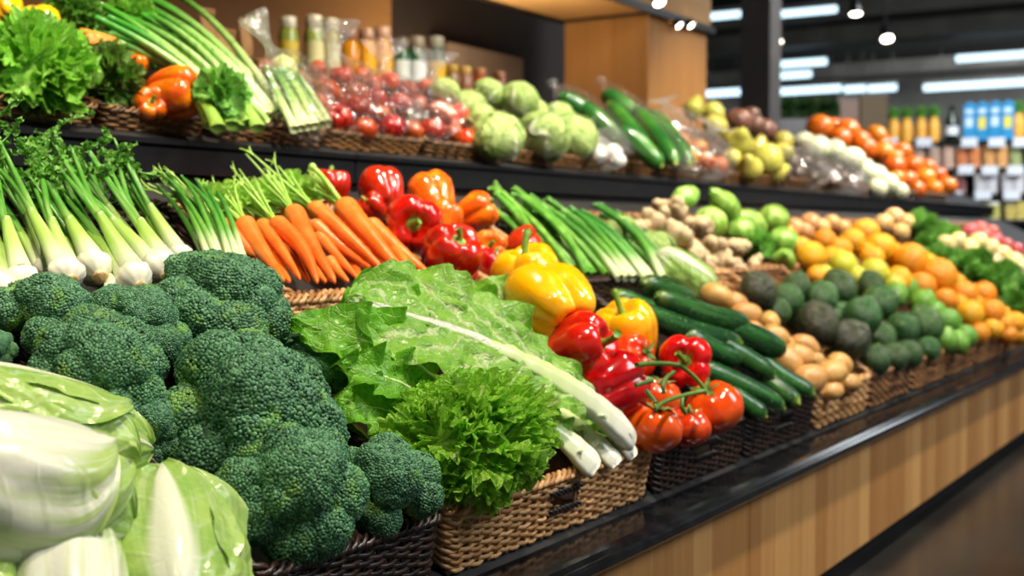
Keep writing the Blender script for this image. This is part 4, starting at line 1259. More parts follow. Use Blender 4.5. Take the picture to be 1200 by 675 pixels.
def loose(tipx, base_, W, lt, lb_, seed, label, up=0.5, **k):
    A_ = TA(*base_, lb_); T_ = TA(*tipx, lt)
    n = unit(TA.n * (1 - up) + unit(CAM - A_) * up)
    g = leaf(A_, T_, n, W, seed=seed, **k)
    r_ = thing('lettuce_leaf', A_, label, 'lettuce leaf', GLL)
    sub(r_, 'blade', g, M_LOOSE)
    L = np.linalg.norm(T_ - A_)
    V = np.concatenate(g.V)[:70 * 45].reshape(70, 45, 3)
    m = V[:, 22] + np.array(r_.location)
    g2 = G().tube(m[:60] - n * 0.0016, np.linspace(0.0042, 0.0010, 60), 10, flat=0.8)
    sub(r_, 'midrib', g2, M_WSTALK, 'pale green midrib')
loose((438, 312), (470, 440), 0.062, 0.115, 0.030, 31, 'bright upright lettuce leaf tallest at the back, below the carrots', 0.75, prof='oval', arc=0.10, cup=0.30, ruf=0.010, nruf=4, crk=0.006, tip=0.06, side=0.06)
loose((346, 372), (520, 452), 0.058, 0.075, 0.035, 32, 'broad lettuce leaf reaching left over the broccoli', 0.6, prof='oval', arc=0.12, cup=0.20, ruf=0.009, nruf=5, crk=0.006, tip=0.10)
loose((520, 318), (545, 440), 0.055, 0.075, 0.030, 33, 'bright lettuce leaf leaning right toward the yellow peppers', 0.65, prof='oval', arc=0.10, cup=0.25, ruf=0.010, nruf=4, crk=0.006, tip=0.05, side=-0.08)
loose((392, 428), (505, 470), 0.040, 0.060, 0.040, 34, 'small folded lettuce leaf just above the curly lettuce', 0.5, prof='oval', arc=0.10, cup=0.35, ruf=0.012, nruf=4, crk=0.006)
loose((470, 365), (560, 430), 0.040, 0.080, 0.030, 35, 'crumpled lettuce leaf curled in the middle of the loose leaves', 0.5, prof='oval', arc=0.2, cup=0.4, ruf=0.014, nruf=5, crk=0.010)
loose((372, 410), (500, 460), 0.055, 0.035, 0.020, 36, 'darker lettuce leaf lying lowest, beside the broccoli', 0.5, prof='oval', arc=0.08, cup=0.2, ruf=0.010, nruf=5, crk=0.006)
loose((392, 470), (500, 500), 0.050, 0.030, 0.015, 37, 'dark lettuce leaf lowest of all, between broccoli and curly lettuce', 0.5, prof='oval', arc=0.08, cup=0.2, ruf=0.008, nruf=4, crk=0.006)
cur = curly_proto('curly_lettuce', 'lettuce', M_LET, 4, n=99, rad=(1.0, 0.85, 0.62), leafL=0.40, k=9, amp=0.13, nt=130, zmin=-0.3, nr=11)
put(cur, TA, 546, 520, 138, 'big bright green curly lettuce in the tan basket', None, 0.30, 'half', (1, 0.15, 0), (1.04, 0.82, 0.9), -0.25)

# ------------------------------------------------------------------ peppers and tomatoes in the black basket
pw = lambda m, s, lo=4, H=1.05, L=0.6, b=0.5, kind='bell_pepper', sm=None, val=0.24: pepper_proto(kind, 'bell pepper', m, s, lo, H, L, b, sm, val)
GP = 'bell peppers in the black basket'
def pep(p, px, py, rp, label, lift, ax, xh=(1, 0, 0), sq=(1, 1, 1), roll=0, group=GP, plane=TA):
    put(p, plane, px, py, rp, label, group, lift, np.asarray(ax, float), xh, sq, roll)
cm = lambda a, b, c: a * RT + b * UP - c * FW          # right, up, toward the viewer
pep(pw(M_YEL, 1, 3, 1.0, 0.75, 0.35, val=0.3), 620, 330, 45, 'yellow bell pepper at the back with upright green stem', 0.9, cm(-0.15, 0.95, 0.25), sq=(1, 1, 0.95))
pep(pw(M_YEL, 2, 4, 0.85, 0.3, 0.2, val=0.32), 647, 362, 60, 'biggest yellow bell pepper, in front of the upright one', 1.0, cm(-0.5, 0.35, -0.8), sq=(1.06, 0.95, 1.0), roll=0.4)
pep(pw(M_YEL, 3, 4, 1.0, 0.75, 0.3), 735, 393, 41, 'smallest yellow bell pepper, behind the red ones', 0.8, cm(-0.25, 0.85, 0.4), roll=0.7)
pep(pw(M_RED, 4, 4, 1.0, 0.75, 0.3, val=0.3), 678, 412, 44, 'long red bell pepper lying with its stem to the right', 1.15, cm(0.80, 0.30, 0.42), (0, 0, 1), (1.06, 1.06, 1.0), 1.25)
pep(pw(M_DRED, 5, 3, 1.0, 0.7, 0.4, val=0.32), 718, 455, 42, 'dark red bell pepper just behind the vine tomatoes', 0.95, cm(0.55, 0.25, -0.45), (0, 0, 1), (1.05, 1, 0.95), 2.2)
pep(pw(M_RED, 6, 4, 0.95, 0.55, 0.35), 803, 425, 35, 'red bell pepper facing forward with its green stem, right of the vine', 1.3, cm(-0.15, 0.12, 0.95), (0, 0, 1), (1, 1, 1), 0.8)
GT = 'tomatoes on the vine in the black basket'
tm = [tomato_proto(M_TOM, i) for i in range(3)]
tl = [(tm[0], 766, 501, 35, 'ripe tomato at the front left of the vine cluster', 0.72, cm(0.15, 0.9, 0.3)), (tm[1], 806, 501, 28, 'tomato squeezed between the two front tomatoes', 0.62, cm(0.05, 0.9, 0.2)),
      (tm[2], 836, 478, 36, 'ripe tomato at the right end of the vine cluster', 0.85, cm(-0.35, 0.85, 0.4)), (tm[0], 772, 466, 27, 'tomato behind the front ones, under the vine stems', 0.95, cm(0.2, 0.9, 0.3)),
      (tm[1], 742, 418, 29, 'red tomato between the red peppers at the upper end of the vine', 1.2, cm(0.7, 0.3, 0.6))]
for p, px, py, rp, lb, li, ax in tl:
    put(p, TA, px, py, rp, lb, GT, li, ax, (1, 0, 0), (1, 1, 1), px * 0.37)
vn = thing('tomato_vine', TA(800, 440, 0.09), 'forked green vine stem lying over the tomatoes', 'vine stem')
for pts, nm_ in (([(746, 428, 0.115), (770, 424, 0.12), (796, 428, 0.125)], 'main_stem'), ([(796, 428, 0.125), (815, 440, 0.115), (826, 455, 0.105), (829, 463, 0.098)], 'side_stem'),
                 ([(790, 436, 0.12), (778, 442, 0.115), (774, 452, 0.11), (778, 460, 0.10)], 'side_stem'), ([(826, 458, 0.103), (800, 463, 0.10), (775, 468, 0.095), (768, 480, 0.088)], 'side_stem'),
                 ([(745, 452, 0.10), (755, 448, 0.105), (764, 446, 0.108)], 'side_stem'), ([(768, 472, 0.095), (762, 462, 0.10), (757, 458, 0.10)], 'side_stem'), ([(800, 466, 0.098), (797, 478, 0.09), (803, 484, 0.08)], 'side_stem')):
    P_ = bez([TA(*q) for q in pts], 12)
    sub(vn, nm_, G().tube(P_, np.linspace(0.0045 if nm_ == 'main_stem' else 0.0034, 0.0036, 12), 9), M_STEMD)

# ------------------------------------------------------------------ cucumbers
cu = [((768, 347), (876, 380), 15, 0.105, 'topmost cucumber, pale striped, pointing at the potatoes'), ((752, 332), (810, 352), 13, 0.075, 'dark cucumber at the back, under the topmost one'),
      ((722, 352), (868, 402), 14, 0.085, 'long cucumber just behind the small yellow pepper'), ((838, 380), (918, 412), 15, 0.075, 'cucumber at upper right, touching the potatoes'),
      ((800, 392), (866, 422), 15, 0.065, 'short-looking cucumber showing right of the red pepper'), ((838, 402), (906, 442), 14, 0.060, 'dark cucumber in the middle of the pile'),
      ((884, 418), (954, 463), 12, 0.035, 'cucumber at the right corner of its basket'), ((815, 430), (918, 479), 14, 0.035, 'cucumber at the lower front, above the tomatoes'),
      ((880, 428), (936, 473), 12, 0.025, 'front cucumber between the corner one and its neighbour'), ((845, 456), (897, 489), 12, 0.020, 'lowest cucumber just right of the tomatoes'),
      ((720, 345), (790, 372), 13, 0.045, 'cucumber mostly hidden behind the small yellow pepper')]
for i, (a_, b_, r, li, lb) in enumerate(cu):
    A_, B_ = TA(*a_, li), TA(*b_, li * 0.85)
    cucumber(A_, B_, r / pxm((A_ + B_) / 2), lb, i, 0.02 if i % 2 else -0.03)

# ------------------------------------------------------------------ potatoes
pot = [simple('potato', 'potato', M_POT, (0.92, 0.85, 1.15), None, 0.07, 1.3, i) for i in range(3)]
pi_ = [(840, 347, 18, 0, 1.1), (873, 369, 17, 1, 1.1), (901, 379, 16, 2, 0.9), (908, 396, 17, 0, 1.1), (884, 388, 13, 1, 0.8), (943, 406, 17, 2, 0.9), (934, 418, 18, 0, 1.2), (924, 426, 18, 1, 0.9),
       (949, 445, 20, 2, 0.8), (973, 437, 18, 1, 0.9), (983, 428, 17, 0, 0.7), (997, 449, 13, 2, 0.4), (975, 458, 13, 0, 0.2), (862, 356, 15, 2, 0.5), (918, 404, 15, 1, 0.5), (955, 425, 15, 1, 0.4)]
heap(pot, TA, pi_, 'tan potato', 'in the tan basket', 'potatoes in the tan basket', 0.6, axis=(0.9, -0.4, -0.25), jitter=1.6)

# ------------------------------------------------------------------ avocados, limes, oranges
avo = [simple('avocado', 'avocado', M_AVO, (0.95, 0.95, 1.08), avo_f, 0.02, 1.5, i, button=(M_STEM, 0.98)) for i in range(2)] + [simple('avocado', 'avocado', M_AVD, (0.95, 0.95, 1.08), avo_f, 0.03, 1.5, 5, button=(M_STEM, 0.98))]
ai = [(888, 341, 24, 2, 0.9), (933, 336, 18, 0, 0.9), (922, 351, 21, 1, 0.9), (911, 366, 18, 0, 0.5), (962, 349, 22, 0, 0.8), (983, 338, 23, 1, 1.1), (957, 379, 27, 2, 0.8), (995, 398, 26, 2, 0.8), (1010, 371, 25, 1, 1.0),
      (1031, 355, 23, 0, 0.9), (1025, 422, 20, 0, 0.5), (1047, 419, 19, 1, 0.4), (1064, 415, 18, 0, 0.5), (1057, 386, 22, 1, 0.9), (1084, 380, 23, 0, 0.9), (1087, 409, 16, 1, 0.4), (1019, 335, 19, 1, 0.5), (935, 370, 18, 1, 0.3), (980, 372, 20, 0, 0.3), (1033, 395, 19, 0, 0.3)]
heap(avo, TA, ai, ['smooth green avocado', 'pebbled green avocado', 'brownish dark avocado'], 'in the avocado pile', 'avocados', 0.6, jitter=2.2)
lim = [simple('lime', 'lime', M_LIM, (0.95, 0.95, 1.0), lime_f, 0.02, 1.5, 1), simple('lemon', 'lemon', M_CIT, (0.95, 0.95, 1.0), lime_f, 0.02, 1.5, 2)]
li = [(1081, 355, 17), (1050, 345, 15), (1108, 376, 17), (1108, 399, 16), (1122, 401, 15), (1132, 394, 14), (1062, 338, 15), (1095, 366, 15)]
heap(lim, TA, li, 'green lime', 'in the lime pile', 'limes', 0.6, jitter=2)
heap([lim[1]], TA, [(988, 311, 18), (1024, 319, 18), (1048, 336, 15), (1004, 325, 14), (966, 323, 13)], 'greenish yellow lemon', 'above the avocados', 'lemons', 0.7, jitter=2)
ora = [simple('orange', 'orange', M_ORA, (1, 1, 0.95), nav_f, 0.02, 1.5, i, button=(M_STEMD, 0.93)) for i in range(2)]
oi = [(1014, 272, 17, 0, .9), (999, 283, 16, 1, .8), (1032, 291, 19, 0, .9), (951, 300, 18, 0, .8), (984, 292, 15, 1, .7), (966, 283, 15, 0, .6), (958, 323, 13, 0, .5), (1066, 306, 22, 1, 1.0), (1053, 328, 17, 0, .8), (1099, 324, 23, 0, 1.0), (1080, 335, 17, 1, .7),
      (1107, 352, 15, 0, .6), (1136, 369, 18, 0, .9), (1129, 345, 17, 1, .9), (1152, 345, 16, 0, .9), (1161, 366, 17, 1, .9), (1147, 391, 13, 0, .4), (1163, 386, 13, 0, .5), (1175, 381, 14, 1, .7), (1188, 379, 15, 0, .8), (1021, 303, 16, 1, .5), (1046, 300, 16, 0, .6), (1085, 312, 16, 0, .6),
      (1118, 333, 15, 0, .5), (1122, 358, 14, 1, .5), (1140, 357, 14, 0, .4), (1172, 370, 14, 0, .5), (1060, 318, 16, 0, .4), (1194, 392, 13, 1, .3), (1181, 393, 12, 0, .3), (1010, 296, 15, 0, .3), (975, 303, 15, 1, .4), (938, 290, 14, 0, .5)]
heap(ora, TA, oi, 'orange', 'in the orange pile', 'oranges in the front tier', 0.6, jitter=2)

# ------------------------------------------------------------------ second row: fennel, scallions, carrots
fl = [((83, 330), (10, 168), .045, .075, 'fennel bulb with the tallest stalk, left of the others in front', .023, 3), ((118, 326), (38, 196), .030, .05, 'fennel bulb resting behind the tallest one', .027, 4),
      ((165, 338), (55, 182), .045, .06, 'fennel bulb in the middle of the row, lowest root end', .025, 4), ((197, 324), (92, 184), .040, .06, 'fennel bulb directly above the middle broccoli, right of the lowest one', .027, 4),
      ((142, 348), (30, 210), .020, .04, 'thin fennel bulb half covered by broccoli, below the others', .017, 4), ((217, 312), (132, 190), .035, .06, 'fennel bulb at the right end, beside the green onions', .022, 4),
      ((28, 342), (-24, 200), .035, .05, 'fennel bulb at the left, mostly behind the left broccoli', .024, 4), ((2, 352), (-50, 235), .035, .05, 'fennel bulb cut by the left picture edge', .025, 4),
      ((180, 318), (80, 180), .012, .035, 'fennel bulb lying lowest at the back of the row', .02, 4), ((60, 325), (-10, 190), .010, .035, 'fennel bulb hidden deep at the left of the row', .02, 4)]
for i, (a_, b_, la, lb_, lb, rb, n_) in enumerate(fl):
    fennel(TB(*a_, la), TB(*b_, lb_), lb, i + 2, rb, n_, i * 0.9, fronds=16)
sc_ = thing('scallion_bunch', TB(270, 300, 0.01), 'bunch of dark green onions between fennel and carrots', 'green onions')
for i in range(16):
    f = (i % 8) / 7; l2 = i // 8
    A_ = TB(282 - 34 * f + RNG.normal(0, 3), 302 + 8 * f, 0.012 + 0.016 * (1 - l2) + 0.004 * (i % 3)); B_ = TB(238 - 44 * f + RNG.normal(0, 5), 214 - 14 * f + 16 * l2, 0.03 + 0.02 * (1 - l2))
    sub(sc_, 'leaf', strand(A_, B_, 0.0062, M_SCA, 'leaf', 0.05, 0, 8, 14, 0.35, seed=i), M_SCA)
GC = 'carrots in the second row'
ca = [((260, 264), (300, 300), 11, .030, 'reddish carrot furthest left, beside the green onions', True), ((285, 260), (333, 330), 11.5, .045, 'thick carrot near the left end, on top', True), ((306, 262), (352, 328), 9, .028, 'carrot between the two left thick ones', False),
      ((322, 261), (372, 332), 11, .042, 'carrot with bushy top, third thick one from the left', True), ((343, 247), (393, 332), 12, .052, 'carrot lying on top in the middle of the pile', True), ((366, 243), (448, 316), 11, .045, 'long carrot right of the middle one', True),
      ((366, 262), (437, 316), 9, .034, 'slim carrot below the long one', False), ((372, 276), (421, 328), 8, .024, 'slim carrot low in the middle', False), ((402, 241), (478, 328), 14, .055, 'thickest carrot at the right with a cut round stalk', True),
      ((432, 262), (509, 327), 11, .034, 'carrot furthest right, touching the red peppers', False), ((455, 280), (491, 330), 8, .030, 'slim carrot second from the right end', False), ((385, 305), (408, 330), 7.5, .018, 'short carrot tip low at the front', False),
      ((360, 305), (382, 331), 7.5, .016, 'carrot tip poking out at the basket rim', False), ((290, 283), (318, 316), 9, .012, 'carrot at the bottom left against the basket side', False), ((440, 290), (462, 330), 8, .012, 'carrot under the thickest one', False)]
ca += [((275, 270), (308, 322), 9, .010, 'carrot low in the pile under the left thick ones', False), ((335, 275), (362, 331), 9, .012, 'carrot low in the pile under the bushy-topped one', False), ((388, 270), (425, 331), 9.5, .014, 'carrot low in the pile under the slim pair', False),
       ((410, 272), (448, 331), 9.5, .016, 'carrot low in the pile left of the thickest one', False), ((318, 290), (340, 331), 8.5, .012, 'carrot low at the rim between the two left thick ones', False)]
for i, (a_, b_, r, li, lb, tp) in enumerate(ca):
    A_, B_ = TB(*a_, li), TB(*b_, li * 0.8 + 0.008)
    carrot(A_, B_, r * 1.1 / pxm(A_), lb, i, tp, (-0.25, 0.0, 0.25), 0.10 if i != 8 else 0.085, GC)
    if i == 8:
        p = A_ + unit(A_ - B_) * 0.02
        w = thing('cut_stalk', p, 'pale round-cut stalk standing above the thickest carrot', 'carrot stalk')
        T_ = TB(366, 196, li + 0.03)
        sub(w, 'stem', G().tube(bez([p, p * 0.4 + T_ * 0.6 + [0, 0, 0.01], T_], 10), np.linspace(0.006, 0.0045, 10), 10), M_TOPS)
        g = G(); ball(g, (0.0075,) * 3, 10, 14, off=T_); sub(w, 'knob', g, M_TOPS)
for q in range(5):                                   # bushy greens behind the carrots
    p = TB(250 + 24 * q, 244 - 4 * q, 0.02)
    P_ = curly_proto('carrot_greens', 'carrot greens', M_TOPS, 60 + q, 18, (1, 0.8, 0.6), 0.7, 6, 0.2, 26, -0.1, 5)
    inst(P_, frame(p, (0, -0.2, 1), (1, 0, 0), 0.045), ['bushy carrot greens behind the leftmost carrot', 'bushy carrot greens second from the left', 'bushy carrot greens in the middle of the row', 'bushy carrot greens fourth from the left', 'bushy carrot greens at the right end, below the shelf'][q], 'carrot greens behind the carrots')

# ------------------------------------------------------------------ second row: peppers
G2 = 'bell peppers in the second row'
Rp = [pw(M_DRED, 11 + i, 4, 0.95, 0.4, 0.2) for i in range(3)]; Op = [pw(M_ORG, 21 + i, 4, 1.0, 0.4, 0.2) for i in range(2)]
for p, px, py, rp, li, ax, roll, lb in [
        (Rp[0], 447, 224, 29, 1.0, cm(-0.3, 0.7, -0.4), 0.3, 'red bell pepper highest at the left, against the shelf'), (Rp[1], 437, 245, 19, 0.7, cm(-0.4, 0.5, 0.3), 1, 'small dark red bell pepper between carrots and the highest red one'),
        (Rp[1], 484, 263, 37, 1.0, cm(0.10, -0.05, 0.95), 0.6, 'big red bell pepper facing forward with its hollow stem end'), (Rp[2], 527, 300, 38, 1.0, cm(0.35, 0.55, 0.45), 1.9, 'red bell pepper at the front above the basket rim'),
        (Op[0], 507, 232, 30, 0.9, cm(-0.3, 0.6, -0.5), 0.2, 'orange bell pepper at the back, next to the highest red one'), (Op[1], 521, 258, 22, 0.9, cm(0.3, 0.7, -0.2), 1.2, 'orange-red bell pepper in the middle of the pile'),
        (Op[0], 557, 249, 25, 0.9, cm(0.7, 0.4, 0.1), 2.5, 'orange bell pepper furthest right at the back, stem toward the asparagus'), (Op[1], 573, 291, 22, 0.8, cm(0.1, 0.2, 0.9), 0.4, 'orange bell pepper with green stem end, behind the yellow one'),
        (Rp[0], 612, 287, 22, 0.9, cm(0.6, 0.5, -0.4), 1.5, 'red bell pepper right behind the upright yellow one'), (Rp[2], 577, 313, 22, 0.5, cm(0.2, 0.8, 0.3), 0.4, 'red bell pepper low at the rim, left of the yellow one'),
        (Rp[1], 385, 222, 26, 0.6, cm(0.1, 0.9, 0.1), 0.4, 'red bell pepper alone behind the carrot tops'), (Rp[0], 540, 325, 20, 0.2, cm(0.2, 0.8, 0.3), 2.4, 'red bell pepper lowest in the basket, half below the rim')]:
    pep(p, px, py, rp, lb, li, ax, roll=roll, group=G2, plane=TB)

# ------------------------------------------------------------------ second row: asparagus, leeks, heads, ginger, squash
ab = thing('asparagus_bunch', TB(690, 318, 0.01), 'bunch of green asparagus leaning beside the orange peppers', 'asparagus')
for i in range(20):
    f = (i % 10) / 9; l2 = i // 10
    A_ = TB(648 + 112 * f + RNG.normal(0, 3), 322, 0.010 + 0.016 * (1 - l2)); B_ = TB(578 + 62 * f + RNG.normal(0, 5), 226 + 8 * f + 14 * l2 + RNG.normal(0, 5), 0.03 + 0.024 * (1 - l2))
    s_ = sub(ab, 'spear', strand(A_, B_, 0.0085, M_ASP, 'spear', 0.04, -0.02 if i % 3 == 0 else 0.0, 8, 16, 0.8, seed=i), M_ASP)
    g = G(); ax = unit(B_ - A_)
    for k in range(9):
        th = k * 2.4; q = B_ - ax * (0.006 * k) + np.cross(ax, [math.cos(th), math.sin(th), 0.2]) * 0.006
        ball(g, (1, 1, 1), 5, 7, M=frame(q, ax, (1, 0, 0), (0.0045, 0.0045, 0.010)))
    g.map(lambda v: v - np.array(ab.location)); obj('tip', g.mesh('asparagus_tip', M_ASP), s_, 'budded tip')
lb_ = thing('leek_bunch', TB(760, 318, 0.01), 'bunch of dark green leeks lying right of the asparagus', 'leeks')
for i in range(18):
    f = (i % 9) / 8; l2 = i // 9
    A_ = TB(725 + 84 * f + RNG.normal(0, 3), 326, 0.012 + 0.020 * (1 - l2)); B_ = TB(645 + 72 * f + RNG.normal(0, 6), 244 - 2 * f + 14 * l2 + RNG.normal(0, 4), 0.035 + 0.024 * (1 - l2))
    sub(lb_, 'leek_stalk', strand(A_, B_, 0.0105, M_SCA, 'stalk', 0.05, 0, 10, 14, 0.6, seed=50 + i), M_SCA)
hc = [round_cabbage(3), round_cabbage(5)]
napal = napa_head(12, M_NAPG, 6, 0.26, 0.055, 26, 25)
for px, py, rp, lb in [(727, 272, 22, 'small green lettuce head standing behind the leeks'), (768, 292, 24, 'pale lettuce head between leeks and ginger')]:
    put(hc[0], TB, px, py, rp, lb, 'lettuce heads in the second row', 0.8, 'up')
def lying(p, plane, tip, base_, rpx, lt, lb2, roll, label, group, r0=0.055, L0=0.26):
    T_ = plane(*tip, lt); b_ = plane(*base_, lb2); L = np.linalg.norm(T_ - b_)
    k = (rpx / pxm((T_ + b_) / 2)) / r0
    X = unit(T_ - b_); Z = unit(np.array([0, 0, 1.0]) - X * X[2]); M = np.eye(4)
    M[:3, 0], M[:3, 1], M[:3, 2], M[:3, 3] = X * L / L0, np.cross(Z, X) * k, Z * k, b_
    inst(p, M @ rx(roll), label, group)
lying(napal, TB, (836, 346), (765, 300), 21, 0.03, 0.05, 0.4, 'pale napa cabbage pointing down at the potatoes, beside the leeks', 'lettuce heads in the second row')
def ginger_proto(seed):
    rng = np.random.default_rng(seed); g = G()
    ball(g, (1.0, 0.72, 0.66), 18, 26, None, 0.16, 2.0, seed)
    for i in range(3):
        th = rng.uniform(0, 6.28); c = np.array([0.75 * math.cos(th), 0.55 * math.sin(th), rng.uniform(0, 0.35)])
        ball(g, (0.48, 0.42, 0.40), 12, 18, None, 0.12, 2.0, seed + i, off=c)
    return Proto('ginger_root', 'ginger', [part('ginger_root', g.mesh('ginger_root', M_GIN))])
gi = [ginger_proto(i) for i in range(3)]
gp = [(790, 250, 22, 0, 1.2), (765, 262, 20, 1, 1.0), (794, 276, 24, 2, 1.2), (822, 266, 21, 0, 1.0), (835, 290, 20, 1, .9), (812, 295, 20, 2, .8), (861, 291, 18, 0, .8), (845, 306, 17, 1, .6), (883, 311, 13, 2, .5),
      (800, 308, 16, 0, .5), (770, 282, 18, 1, .6), (748, 268, 17, 2, .8), (778, 245, 17, 0, .9), (826, 309, 15, 1, .4), (862, 315, 14, 2, .3), (780, 300, 14, 1, .3)]
heap(gi, TB, gp, 'knobbly tan ginger root', 'in the ginger pile', 'ginger roots', 0.7, jitter=2)
squ = [simple('squash', 'squash', M_SQU, (0.72, 0.72, 1.3), pear_f, 0.04, 1.5, 3, button=(M_STEM, 1.15)), simple('squash', 'squash', M_SQU, (0.95, 0.95, 0.9), lambda d, ph, th: 1 + 0.04 * np.cos(8 * th), 0.03, 1.5, 4, button=(M_STEM, 0.98))]
sq = [(803, 232, 20, 0, 1.5, (-.8, .2, -.3)), (850, 243, 24, 0, 1.5, (-.8, .2, .6)), (832, 262, 22, 1, 1.0, (0, 0, 1)), (880, 262, 22, 0, 1.0, (-.6, .3, .3)), (906, 258, 20, 1, 1.0, (0, 0, 1)),
      (866, 272, 20, 1, .8, (0, .2, 1)), (918, 284, 20, 1, .7, (0, 0, 1)), (918, 306, 20, 0, .5, (-.6, -.3, .2)), (938, 296, 14, 1, .5, (0, 0, 1))]
w_ = ['long pale green squash leftmost on top, below the shelf', 'long pale green squash lying on top in the middle', 'round pale squash behind the ginger', 'pear-shaped pale squash in the middle of the heap', 'round pale squash with a stem, right at the back', 'round pale squash under the long ones', 'round squash next to the yellow fruit', 'pear-shaped squash low beside the avocados', 'small round squash beside the leftmost oranges']
for (px, py, rp, k, li, ax), lb in zip(sq, w_): put(squ[k], TB, px, py, rp, lb, 'pale green squash', li, unit(ax), RNG.normal(size=3))
gr = curly_proto('leafy_greens', 'leafy greens', M_GRN, 9, 30, (1, 0.9, 0.7), 0.75, 4, 0.10, 26, -0.1, 6)
for px, py, rp, lb in [(890, 288, 20, 'dark leafy greens between ginger and squash'), (1082, 268, 22, 'leafy greens behind the tallest oranges, left bunch'), (1110, 280, 20, 'leafy greens behind the tallest oranges, right bunch')]:
    put(gr, TB, px, py, rp, lb, 'leafy greens', 0.6, 'up')
onx = simple('onion', 'onion', skin('onion_skin', '#d08a4c', '#e4b07c', 8, 0.35, 0.1, 0.2, 0.02), (1, 1, 0.95), lime_f, 0.03, 1.5, 2)
heap([onx], TB, [(932, 268, 12), (950, 262, 13), (962, 268, 12), (944, 272, 11), (975, 262, 11), (988, 268, 11)], 'tan onion', 'under the shelf behind the oranges', 'onions in the second row', 0.8, jitter=2)
heap([simple('red_onion', 'onion', M_ORR, (1, 1, 0.9), None, 0.03, 1.5, 2)], TB, [(925, 273, 11)], 'red-orange onion', 'beside the round squash', None, 1.0)
yel = simple('peach', 'peach', skin('peach_skin', '#f0b368', '#f6d9a0', 3, 0.4, 0.1, 0.12, 0.02, c3='#e0583a', ns3=5), (1, 1, 0.92), nav_f, 0.02, 1.5, 2)
heap([yel], TB, [(1048, 256, 13), (1062, 262, 12), (1036, 262, 12), (1056, 272, 11)], 'yellow peach', 'behind the tallest oranges', 'peaches in the second row', 0.9, jitter=2)

# ------------------------------------------------------------------ front tier beyond the oranges: greens and apples
for q, (px, py, rp) in enumerate([(1100, 305, 19), (1125, 312, 20), (1150, 328, 22), (1172, 342, 22), (1192, 360, 20), (1145, 305, 17), (1175, 322, 18), (1196, 340, 18), (1085, 290, 17)]):
    put(gr, TA, px, py, rp, f'far leafy green bunch between oranges and yellow apples, {ORD[q]} one', 'far leafy greens', 0.6, 'up', RNG.normal(size=3))
    COL.objects[-1]
apl = [simple('apple', 'apple', skin('pale_apple_skin', '#ecd08a', '#f3e6b8', 3, 0.35, 0.1, 0.1, 0.03, c3='#e8a848', ns3=6), (1, 1, 0.9), nav_f, 0.02, 1.5, 2), simple('apple', 'apple', skin('pink_apple_skin', '#d8485a', '#e8808a', 3, 0.3, 0.2, 0.2, 0.03), (1, 1, 0.9), nav_f, 0.02, 1.5, 3)]
ap = [(1108, 287, 12, 0, .6), (1122, 283, 12, 0, .8), (1136, 291, 12, 0, .8), (1150, 300, 13, 0, .7), (1163, 309, 13, 0, .7), (1176, 318, 13, 0, .7), (1190, 327, 13, 0, .7), (1160, 291, 12, 0, .9), (1174, 299, 12, 0, .9), (1188, 307, 13, 0, .9), (1146, 284, 12, 0, .9),
      (1138, 272, 10, 1, .9), (1152, 277, 10, 1, .9), (1166, 283, 10, 1, .9), (1178, 288, 10, 1, .9), (1190, 294, 10, 1, .9), (1148, 268, 10, 1, .9), (1162, 273, 10, 1, .9), (1196, 314, 12, 0, .9), (1198, 338, 12, 0, .6)]
heap(apl, TA, ap, ['pale yellow apple', 'pink apple'], 'beyond the far greens', 'far apples', 0.7, jitter=2)

# ------------------------------------------------------------------ upper shelf
kal = curly_proto('curly_lettuce', 'lettuce', M_KAL, 14, n=40, rad=(1.0, 0.85, 0.75), leafL=0.78, k=7, amp=0.14, nt=90, zmin=-0.3, nr=9)
kad = curly_proto('curly_lettuce', 'lettuce', M_KAD, 15, n=30, rad=(1.0, 0.85, 0.75), leafL=0.78, k=7, amp=0.14, nt=80, zmin=-0.3, nr=8)
GU = 'lettuce heads on the upper shelf'
put(kal, TC, 42, 82, 62, 'big curly green lettuce at the left end of the upper shelf', GU, 0.6, 'half', sq=(1, 1, 0.9))
put(kad, TC, 122, 92, 42, 'darker curly lettuce between the big one and the orange peppers', GU, 0.6, 'half')
put(gr, TC, 262, 112, 34, 'bright leafy celery tops beside the orange bell peppers', GU, 1.7, cm(-0.5, 0.6, 0.4))
Yp = pw(M_YEL, 31, 4, 0.95, 0.4, 0.2); GUP = 'bell peppers on the upper shelf'
for p, px, py, rp, li, ax, roll, lb in [(Yp, 48, 30, 24, 1.6, cm(-0.3, 0.7, -0.4), 0.3, 'yellow bell pepper above the big curly lettuce'), (Yp, 6, 8, 22, 1.6, cm(-0.3, 0.7, -0.4), 1.3, 'yellow bell pepper at the top left picture corner'),
                                        (Op[0], 203, 110, 33, 1.0, cm(0.9, 0.05, 0.25), 0.4, 'large orange bell pepper, stem pointing right to the celery'), (Op[1], 175, 124, 23, 0.6, cm(0.4, 0.2, 0.8), 0.9, 'small orange bell pepper below the large one at the tray rim'),
                                        (Op[1], 160, 76, 14, 1.5, cm(0.2, 0.8, 0.2), 0.9, 'orange bell pepper peeking out behind the dark lettuce')]:
    pep(p, px, py, rp, lb, li, ax, roll=roll, group=GUP, plane=TC)
A_, B_ = TC(96, 52, 0.07), TC(140, 50, 0.09)
carrot(A_, B_, 0.030, 'thick blunt carrot lying above the dark lettuce', 77, False, group=None)
for q, (px, py, rp, lb) in enumerate([(85, 18, 36, 'feathery carrot greens at the top left'), (150, 22, 34, 'dark green parsley beside the green onions'), (190, 62, 26, 'parsley sprigs above the orange peppers')]):
    put(curly_proto('parsley', 'herbs', [M_FRO, M_KAL, M_FRO][q], 70 + q, 46, (1, 0.9, 0.7), 0.55, 7, 0.25, 26, -0.2, 5), TC, px, py, rp, lb, 'herbs on the upper shelf', 1.0, 'half')
